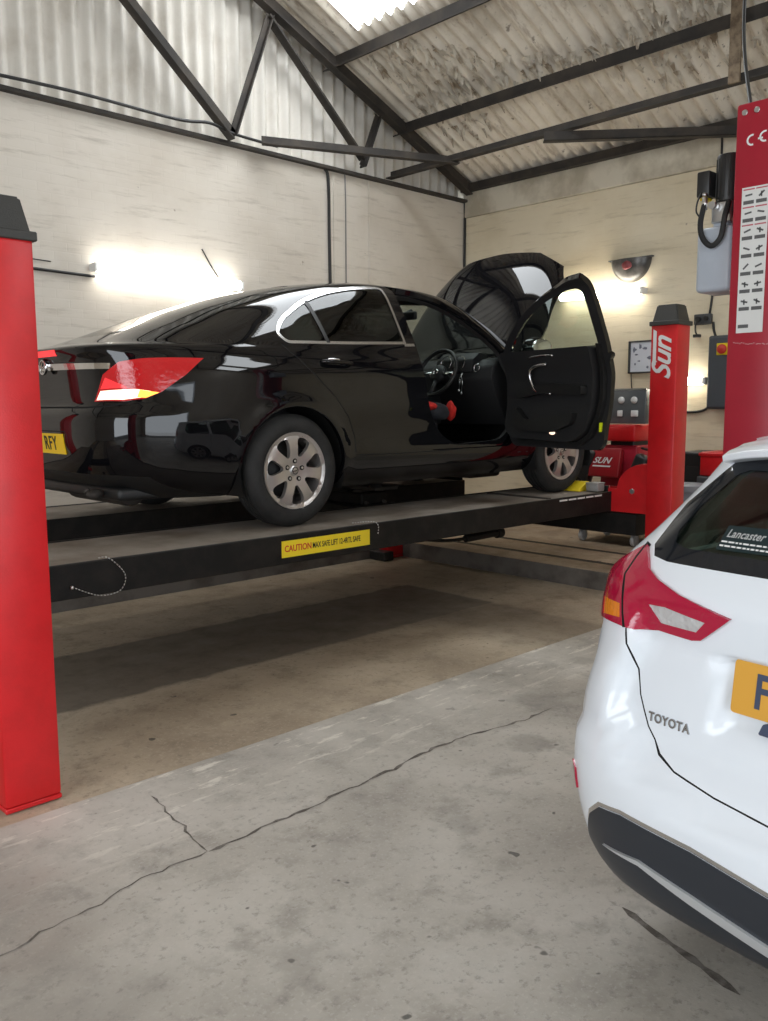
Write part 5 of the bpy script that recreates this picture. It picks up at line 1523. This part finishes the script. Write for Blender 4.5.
# ================================================================ fluorescent lights
M['tubelit'] = emis('lit_fluorescent_tube', (1.0, .97, .90), TUBE_STRENGTH)
M['tubewarm'] = emis('lit_warm_fluorescent_tube', (1.0, .93, .78), TUBE_STRENGTH)
def fluoro(p0, p1, wall, label, mt, r=.03):
    p0, p1 = Vector(p0), Vector(p1); mid = (p0+p1)/2
    e = empty('fluorescent_light', mid, 0, label, 'light', None)
    d = (p1-p0).normalized(); n = Vector(wall)
    mb = MB()
    fr = frame(p0, d, Vector((0, 0, 1))); L = (p1-p0).length
    # batten against the wall, end caps
    w_ = d.cross(Vector((0, 0, 1)))
    sgn = 1 if w_.dot(n) > 0 else -1
    mb.prism([(0, -.028), (L, -.028), (L, .028), (0, .028)], sgn*.03, sgn*.085, fr)
    for a in (0, L-.03): mb.prism([(a, -.034), (a+.03, -.034), (a+.03, .034), (a, .034)], -sgn*.035, sgn*.03, fr)
    at(e, mb.build('batten', M['white'], e))
    mb = MB(); mb.cyl(p0+d*.03, p1-d*.03, r, n=18); at(e, mb.build('tube', mt, e))
    return e
fluoro((3.33, YA-.085, 2.67), (4.80, YA-.085, 2.645), (0, 1, 0), 'long lit white tube light on the wall behind the black car', M['tubelit'], .045)
fluoro((XB-.085, 5.56, 2.68), (XB-.085, 4.55, 2.66), (1, 0, 0), 'lit tube light on the cream wall beyond the open car door', M['tubewarm'], .045)
fluoro((XB-.085, 4.35, 1.74), (XB-.085, 3.85, 1.74), (1, 0, 0), 'lit tube light low on the cream wall behind the slim red post', M['tubewarm'], .038)

# ================================================================ things on the walls
e = empty('wall_dish', (XB, 4.735, 2.89), 0, 'dark half-round dish with a red centre high on the cream wall', 'wall dish')
b = bmesh.new(); rings = []
for i in range(9):
    t = i/8; rr2 = .225*math.sin(t*math.pi/2); dep = .13*math.cos(t*math.pi/2)
    rings.append([b.verts.new((-dep-.004, rr2*math.cos(math.pi + math.pi*k/24)*1.0, .10+rr2*math.sin(math.pi+math.pi*k/24)*1.03)) for k in range(25)])
for p_, q_ in zip(rings, rings[1:]):
    for k in range(24): b.faces.new((p_[k], p_[k+1], q_[k+1], q_[k]))
# closed top
b.faces.new([r_[0] for r_ in rings] + [r_[-1] for r_ in rings[::-1]][:-1]) if False else None
bmesh.ops.remove_doubles(b, verts=b.verts, dist=1e-5); bmesh.ops.recalc_face_normals(b, faces=b.faces)
mb = MB(); mb._merge(b, True); mb.build('dish', mat('dark_grey_dish', (.055, .052, .05), .3, var=(.16, .15, .14), vscale=7), e)
mb = MB(); mb.blob((-.118, -.01, .035), (.025, .055, .05), noise=.1, seed=8); mb.build('dish_centre', mat('dull_red', (.22, .04, .045), .4), e)
mb = MB(); mb.box((-.05, -.25, .10), (0, .25, .112), .003, 1); mb.build('dish_rim', M['darkgrey'], e)
e = empty('wall_display', (XB-.02, 4.52, 2.0), 0, 'black-framed white board with grey drawings beside the slim red post', 'display board')
mb = MB(); mb.box((-.03, -.20, -.165), (.02, .20, -.15), .004, 1); mb.box((-.03, -.20, .15), (.02, .20, .165), .004, 1); mb.box((-.03, -.20, -.165), (.02, -.18, .165), .004, 1); mb.box((-.03, .18, -.165), (.02, .20, .165), .004, 1); mb.build('frame', M['blackplastic'], e)
mb = MB(); mb.box((-.012, -.185, -.155), (.012, .185, .155)); mb.build('panel', mat('pale_blue_white_board', sRGB(205, 208, 216), .4), e)
mb = MB()
for k in range(16):
    y, z = rs.uniform(-.15, .15), rs.uniform(-.12, .12); a, c = rs.uniform(.008, .03), rs.uniform(.006, .025)
    mb.blob((-.013, y, z), (.002, a, c), noise=.3, seed=k)
mb.build('drawings', mat('grey_blue_print', (.16, .17, .22), .6), e)
mb = MB(); mb.tube(catmull([(XB-.02, 4.695, 1.83), (XB-.015, 4.69, 1.72), (XB-.012, 4.68, 1.66)], 4), .006, 8); tag(mb.build('display_cable', M['blackplastic']), 'short black cable below the framed board on the cream wall', 'cable')
e = empty('control_cabinet', (XB-.06, 3.68, 1.82), 0, 'dark grey control cabinet with red emergency button beside the tall red column', 'control cabinet')
mb = MB(); mb.box((-.08, -.14, -.35), (.06, .14, .34), .02, 3); mb.build('cabinet', mat('slate_grey_cabinet', (.055, .062, .07), .5), e, 40)
mb = MB(); mb.box((-.088, -.125, -.33), (-.078, .125, .32), .004, 1); mb.build('cabinet_door', mat('slate_grey_cabinet_door', (.07, .078, .088), .5), e)
mb = MB(); mb.box((-.096, -.06, .155), (-.086, .05, .265), .004, 1); mb.build('button_plate', M['yellow'], e)
mb = MB(); mb.lathe([(.044, 0), (.046, .014), (.038, .026), (.0, .030)], (-.094, -.005, .21), (-1, 0, 0), 24); mb.build('emergency_button', M['inkred'], e)
e = empty('power_socket', (XB, 3.92, 2.33), 0, 'grey switched socket with plugged-in cables above the control cabinet', 'socket')
mb = MB(); mb.box((-.05, -.07, -.05), (0, .10, .05), .008, 2); mb.build('socket_box', M['darkgrey'], e)
mb = MB(); mb.cyl((-.05, .05, 0), (-.09, .05, 0), .026, n=16, bevel=.004); mb.cyl((-.05, -.03, .005), (-.08, -.03, .005), .022, n=16, bevel=.004); mb.build('plug', M['blackplastic'], e)
mb = MB(); mb.tube(catmull([(-.085, .05, 0), (-.10, .055, -.06), (-.06, .07, -.12), (-.04, .06, -.15)], 6), .008, 8); mb.box((-.06, .03, -.17), (-.02, .10, -.14), .005, 1); mb.build('plug_lead', M['blackplastic'], e)
def wire(name, pts, r, label, mt=None, cat='cable'):
    mb = MB(); mb.tube(catmull(pts, 6), r, 8); tag(mb.build(name, mt or M['blackplastic']), label, cat)
wire('wall_cable', [(XB-.012, 3.88, 2.38), (XB-.012, 3.86, 2.55), (XB-.012, 3.84, 2.9), (XB-.012, 3.82, 3.4), (XB-.03, 3.82, 4.0)], .011, 'black cable rising from the socket to the eaves')
wire('wall_cable', [(XB-.012, 4.60, 1.47), (XB-.012, 4.40, 1.455), (XB-.012, 4.05, 1.44), (XB-.012, 3.90, 1.46), (XB-.012, 3.83, 1.52)], .012, 'black cable drooping along the wall into the bottom of the control cabinet')
wire('wall_cable', [(XB-.012, 3.84, 2.30), (XB-.012, 3.83, 2.22), (XB-.03, 3.80, 2.16)], .012, 'short black cable from the socket into the top of the control cabinet')
wire('conduit', [(5.82, YA-.02, 3.945), (5.90, YA-.02, 3.92), (5.945, YA-.02, 3.80), (5.95, YA-.02, 3.2), (5.96, YA-.02, 2.3), (5.97, YA-.02, 1.0)], .016, 'thick black pipe running down the white wall behind the black car roof', cat='pipe')
wire('wall_cable', [(6.14, YA-.012, 3.95), (6.18, YA-.012, 3.88), (6.185, YA-.012, 3.2), (6.18, YA-.012, 2.0), (6.18, YA-.012, 1.0)], .007, 'thin grey cable just right of the thick black pipe on the white wall', mat('grey_cable', (.22, .21, .20), .6))
wire('wall_cable', [(8.06, YA-.02, 3.93), (8.085, YA-.02, 3.85), (8.085, YA-.02, 3.0), (8.085, YA-.02, 1.2)], .014, 'black cable down the corner where the two walls meet')
wire('wall_cable', [(1.0, YA-.015, 2.66), (2.0, YA-.015, 2.64), (2.86, YA-.015, 2.615), (3.36, YA-.03, 2.60)], .012, 'black cable running level to the left end of the long tube light')
wire('wall_cable', [(1.2, YA-.012, 2.73), (2.2, YA-.012, 2.71), (3.0, YA-.012, 2.685)], .005, 'thin dark cable just above the level cable left of the long tube light')
wire('wall_cable', [(4.62, YA-.03, 2.66), (4.52, YA-.012, 2.80), (4.42, YA-.012, 2.95)], .006, 'thin dark lead slanting up from the long tube light')
wire('roof_cable', [(2.4, YA-.16, 3.97), (3.2, YA-.15, 4.0), (4.1, YA-.15, 3.99), (4.45, YA-.15, 4.03), (4.7, YA-.15, 3.99), (5.2, YA-.15, 3.975)], .014, 'black cable sagging along the top of the white end wall')

# ================================================================ diagnostic console with its trolley base
e = empty('diagnostic_console', (7.65, 4.55, ZK), 0, 'red wheel-alignment console with a grey display panel against the cream wall', 'console')
def Q(name, mb, mats, par=None, sm=None):
    return at(e, mb.build(name, mats, par or e, sm))
mb = MB(); mb.box((7.35, 4.15, .27), (7.95, 4.85, .32), .01, 2); plat = Q('platform', mb, M['blackplastic'])
for (x, y) in ((7.42, 4.22), (7.42, 4.80), (7.88, 4.22), (7.88, 4.80)):
    mb = MB(); mb.cyl((x, y-.02, ZK+.06), (x, y+.02, ZK+.06), .058, n=24, bevel=.006); mb.box((x-.02, y-.03, ZK+.05), (x+.02, y-.024, .28)); mb.box((x-.02, y+.024, ZK+.05), (x+.02, y+.03, .28)); Q('caster', mb, mat('pale_caster', (.42, .42, .42), .4) if 'caster' not in M else M['caster'])
mb = MB(); mb.box((7.55, 4.30, .32), (7.92, 4.70, 1.12), .015, 2); cab = Q('cabinet', mb, M['winered'])
mb = MB(); rot = Matrix.Translation((7.48, 4.60, .80)) @ Matrix.Rotation(R(10), 4, 'Y'); mb.box((-.05, -.17, 0), (.02, .17, .29), .012, 2, rot); pn = Q('front_panel', mb, mat('dark_red_panel', sRGB(150, 24, 32), .4))
mb = MB(); lf = frame(rot @ Vector((-.0515, .13, .16)), rot.to_3x3() @ Vector((0, -1, 0)), rot.to_3x3() @ Vector((0, 0, 1)))
mb.add_mesh(text_mesh('SUN', .085, .001, .5, .02, 'LEFT', 1.0, 1.15), lf)
mb.prism([(0, -.062), (.20, -.062), (.208, -.048), (.008, -.048)], 0, .001, lf); Q('panel_emblem', mb, M['whitepaint'], pn)
mb = MB(); mb.box((7.50, 4.30, 1.16), (7.85, 4.66, 1.32), .015, 2); Q('head_unit', mb, M['red'])
mb = MB(); mb.box((7.56, 4.34, 1.11), (7.85, 4.60, 1.17), .01, 1); Q('neck', mb, M['blackplastic'])
mb = MB(); mb.box((7.58, 4.24, 1.33), (7.66, 4.63, 1.67), .01, 2); sc = Q('display_panel', mb, mat('grey_display', (.10, .11, .115), .35))
mb = MB(); mb.box((7.578, 4.235, 1.655), (7.585, 4.635, 1.672)); Q('panel_edge', mb, M['silver'], sc)
for i, (y, z) in enumerate(((4.50, 1.56), (4.36, 1.56), (4.51, 1.43), (4.36, 1.43))):
    mb = MB()
    if i < 2: mb.lathe([(.034, 0), (.034, .010), (.012, .018), (0, .018)], (7.58, y, z), (-1, 0, 0), 24)
    else: mb.box((7.565, y-.028 - .02*(i == 3), z-.03), (7.58, y+.028, z+.03), .006, 2)
    Q('target_marker', mb, M['whitepaint'], sc)
mb = MB(); rot = Matrix.Translation((7.45, 4.30, .66)) @ Matrix.Rotation(R(22), 4, 'X'); mb.box((-.06, -.06, 0), (.06, .08, .40), .03, 3, rot); Q('sensor_holder', mb, M['blackplastic'], None, 50)
mb = MB(); rot = Matrix.Translation((7.5, 4.86, .72)) @ Matrix.Rotation(R(16), 4, 'X'); mb.box((-.06, -.06, 0), (.06, .10, .36), .03, 3, rot); Q('sensor_holder', mb, M['blackplastic'], None, 50)
mb = MB(); mb.tube(catmull([(7.5, 4.22, 1.1), (7.45, 4.10, 1.09), (7.5, 4.06, 1.12)], 5), .012, 8); mb.tube(catmull([(7.6, 4.2, .95), (7.5, 4.12, .8), (7.55, 4.10, .5)], 5), .012, 8); Q('cable', mb, M['blackplastic'])
def small(name, a, b_, mt, label, cat, bev=.006):
    mb = MB(); a, b_ = Vector(a), Vector(b_); c = Vector(((a.x+b_.x)/2, (a.y+b_.y)/2, a.z))
    mb.box(a-c, b_-c, bev, 2); mb.box((a-c)+Vector((.0, .0, (b_.z-a.z)*.86)) - Vector((.003, .003, 0)), (b_-c)-Vector((0, 0, (b_.z-a.z)*.02)) + Vector((.003, .003, 0)), .003, 1)
    o = mb.build(name, mt); o.location = c; return tag(o, label, cat)
small('carton', (7.36, 4.20, .32), (7.50, 4.36, .41), mat('cream_carton', sRGB(206, 196, 160), .7), 'small cream carton on the right of the console platform', 'carton')
small('red_case', (7.38, 4.40, .32), (7.54, 4.58, .47), M['red'], 'red plastic case in the middle of the console platform', 'case')
small('white_carton', (7.37, 4.62, .32), (7.47, 4.70, .46), mat('pale_carton', sRGB(196, 182, 182), .7), 'pale upright carton on the left of the console platform', 'carton')
small('purple_carton', (7.37, 4.735, .32), (7.47, 4.81, .44), mat('purple_carton_card', sRGB(92, 62, 104), .7), 'small purple carton at the left end of the console platform', 'carton')
# wheel chock and clamp at the end of the near runway
e2 = empty('wheel_chock', (6.062, 4.11, RAMP_Z+.001), 0, 'yellow wheel chock behind the front wheel at the end of the runway', 'wheel chock')
mb = MB(); mb.prism([(-.09, 0), (.07, 0), (.07, .05), (.06, .078), (.025, .078), (-.09, .012)], -.20, .20, Matrix(((1, 0, 0, 0), (0, 0, 1, 0), (0, 1, 0, 0), (0, 0, 0, 1))), .006)
mb.build('wedge', M['yellow'], e2)
mb = MB(); mb.tube(catmull([(.045, -.12, .074), (.045, -.10, .10), (.045, .10, .10), (.045, .12, .074)], 6), .008, 8); mb.build('grip', M['blacksteel'], e2)
small('metal_block', (6.02, 3.77, RAMP_Z+.007), (6.13, 3.88, RAMP_Z+.08), mat('grey_metal_block', (.30, .29, .28), .5), 'grey metal block on the runway corner beside the yellow chock', 'metal block', .01)
# stuff beside the slim red post, by the right wall
e5 = empty('storage_crate', (7.69, 3.52, ZK), 0, 'red plastic crate stacked beyond the slim red post', 'crate')
mb = MB(); mb.box((-.22, -.17, .72), (.22, .10, .94), .015, 2); mb.box((-.23, -.18, .90), (.23, .11, .93), .006, 1); mb.build('crate_body', M['red'], e5)
mb = MB(); mb.box((-.24, -.20, .0), (.24, .12, .72), .02, 2); mb.build('crate_base', M['darkgrey'], e5)
small('black_case', (7.58, 3.665, ZK), (7.95, 3.86, ZK+.93), M['blackplastic'], 'tall black case between the slim red post and the red crate', 'case', .02)
e6 = empty('plastic_drum', (7.25, 3.62, ZK), 0, 'grey plastic drum with lid behind the slim red post', 'drum')
mb = MB(); mb.lathe([(0, 0), (.15, 0), (.165, .03), (.17, .35), (.165, .60), (.15, .64)], (0, 0, 0), (0, 0, 1), 36); mb.build('drum_body', mat('blue_grey_plastic', (.20, .215, .25), .5), e6, 50)
mb = MB(); mb.lathe([(.176, .60), (.178, .65), (.15, .665), (0, .67)], (0, 0, 0), (0, 0, 1), 36); mb.build('drum_lid', mat('blue_grey_lid', (.24, .255, .29), .5), e6, 50)
e7 = empty('rag_bundle', (XB-.06, 3.52, 1.36), 0, 'pale rags hung on the cream wall under the control cabinet', 'rags')
mb = MB(); mb.blob((0, 0, 0), (.05, .07, .09), noise=.25, seed=9); mb.blob((-.01, .02, -.12), (.04, .05, .07), noise=.25, seed=10); mb.build('rags', mat('pale_grey_cloth', (.50, .47, .44), .9), e7)
mb = MB(); mb.cyl((.06, 0, .09), (-.02, 0, .09), .006, n=8); mb.build('hook', M['silver'], e7)
e8 = empty('wire_rack', (XB-.10, 3.52, .93), 0, 'narrow wire rack of grey tubes on the wall under the pale rags', 'rack')
mb = MB()
for (x, y) in ((-.06, -.07), (-.06, .07), (.08, -.07), (.08, .07)): mb.cyl((x, y, -.28), (x, y, .16), .005, n=8)
for z in (-.28, -.06, .16): mb.tube([(-.06, -.07, z), (-.06, .07, z), (.08, .07, z), (.08, -.07, z), (-.06, -.07, z)], .004, 6)
mb.build('rack_frame', M['silver'], e8)
for k, y in enumerate((-.04, 0, .04)):
    mb = MB(); mb.cyl((.0, y, -.27), (.0, y, .10-.04*k), .018, n=14, bevel=.003); mb.build('tube_stick', mat('grey_tube', (.32, .31, .29), .6), e8)

# ---------------- cracks in the front floor
crack([(0.5, 2.30), (0.76, 2.34), (0.89, 2.37), (1.08, 2.39), (1.24, 2.43), (1.49, 2.43)], .008, 3)
crack([(1.49, 2.43), (1.76, 2.43), (2.02, 2.44), (2.45, 2.46), (2.58, 2.49), (2.88, 2.48), (3.26, 2.42), (3.5, 2.42)], .017, 4)
crack([(1.49, 2.43), (1.53, 2.71), (1.56, 2.95)], .010, 5)

# dark rubbed streak beside the white car
crack([(2.21, 1.26), (2.17, 1.14), (2.13, 1.0), (2.08, .84)], .030, 6, 'floor_streak', .002)
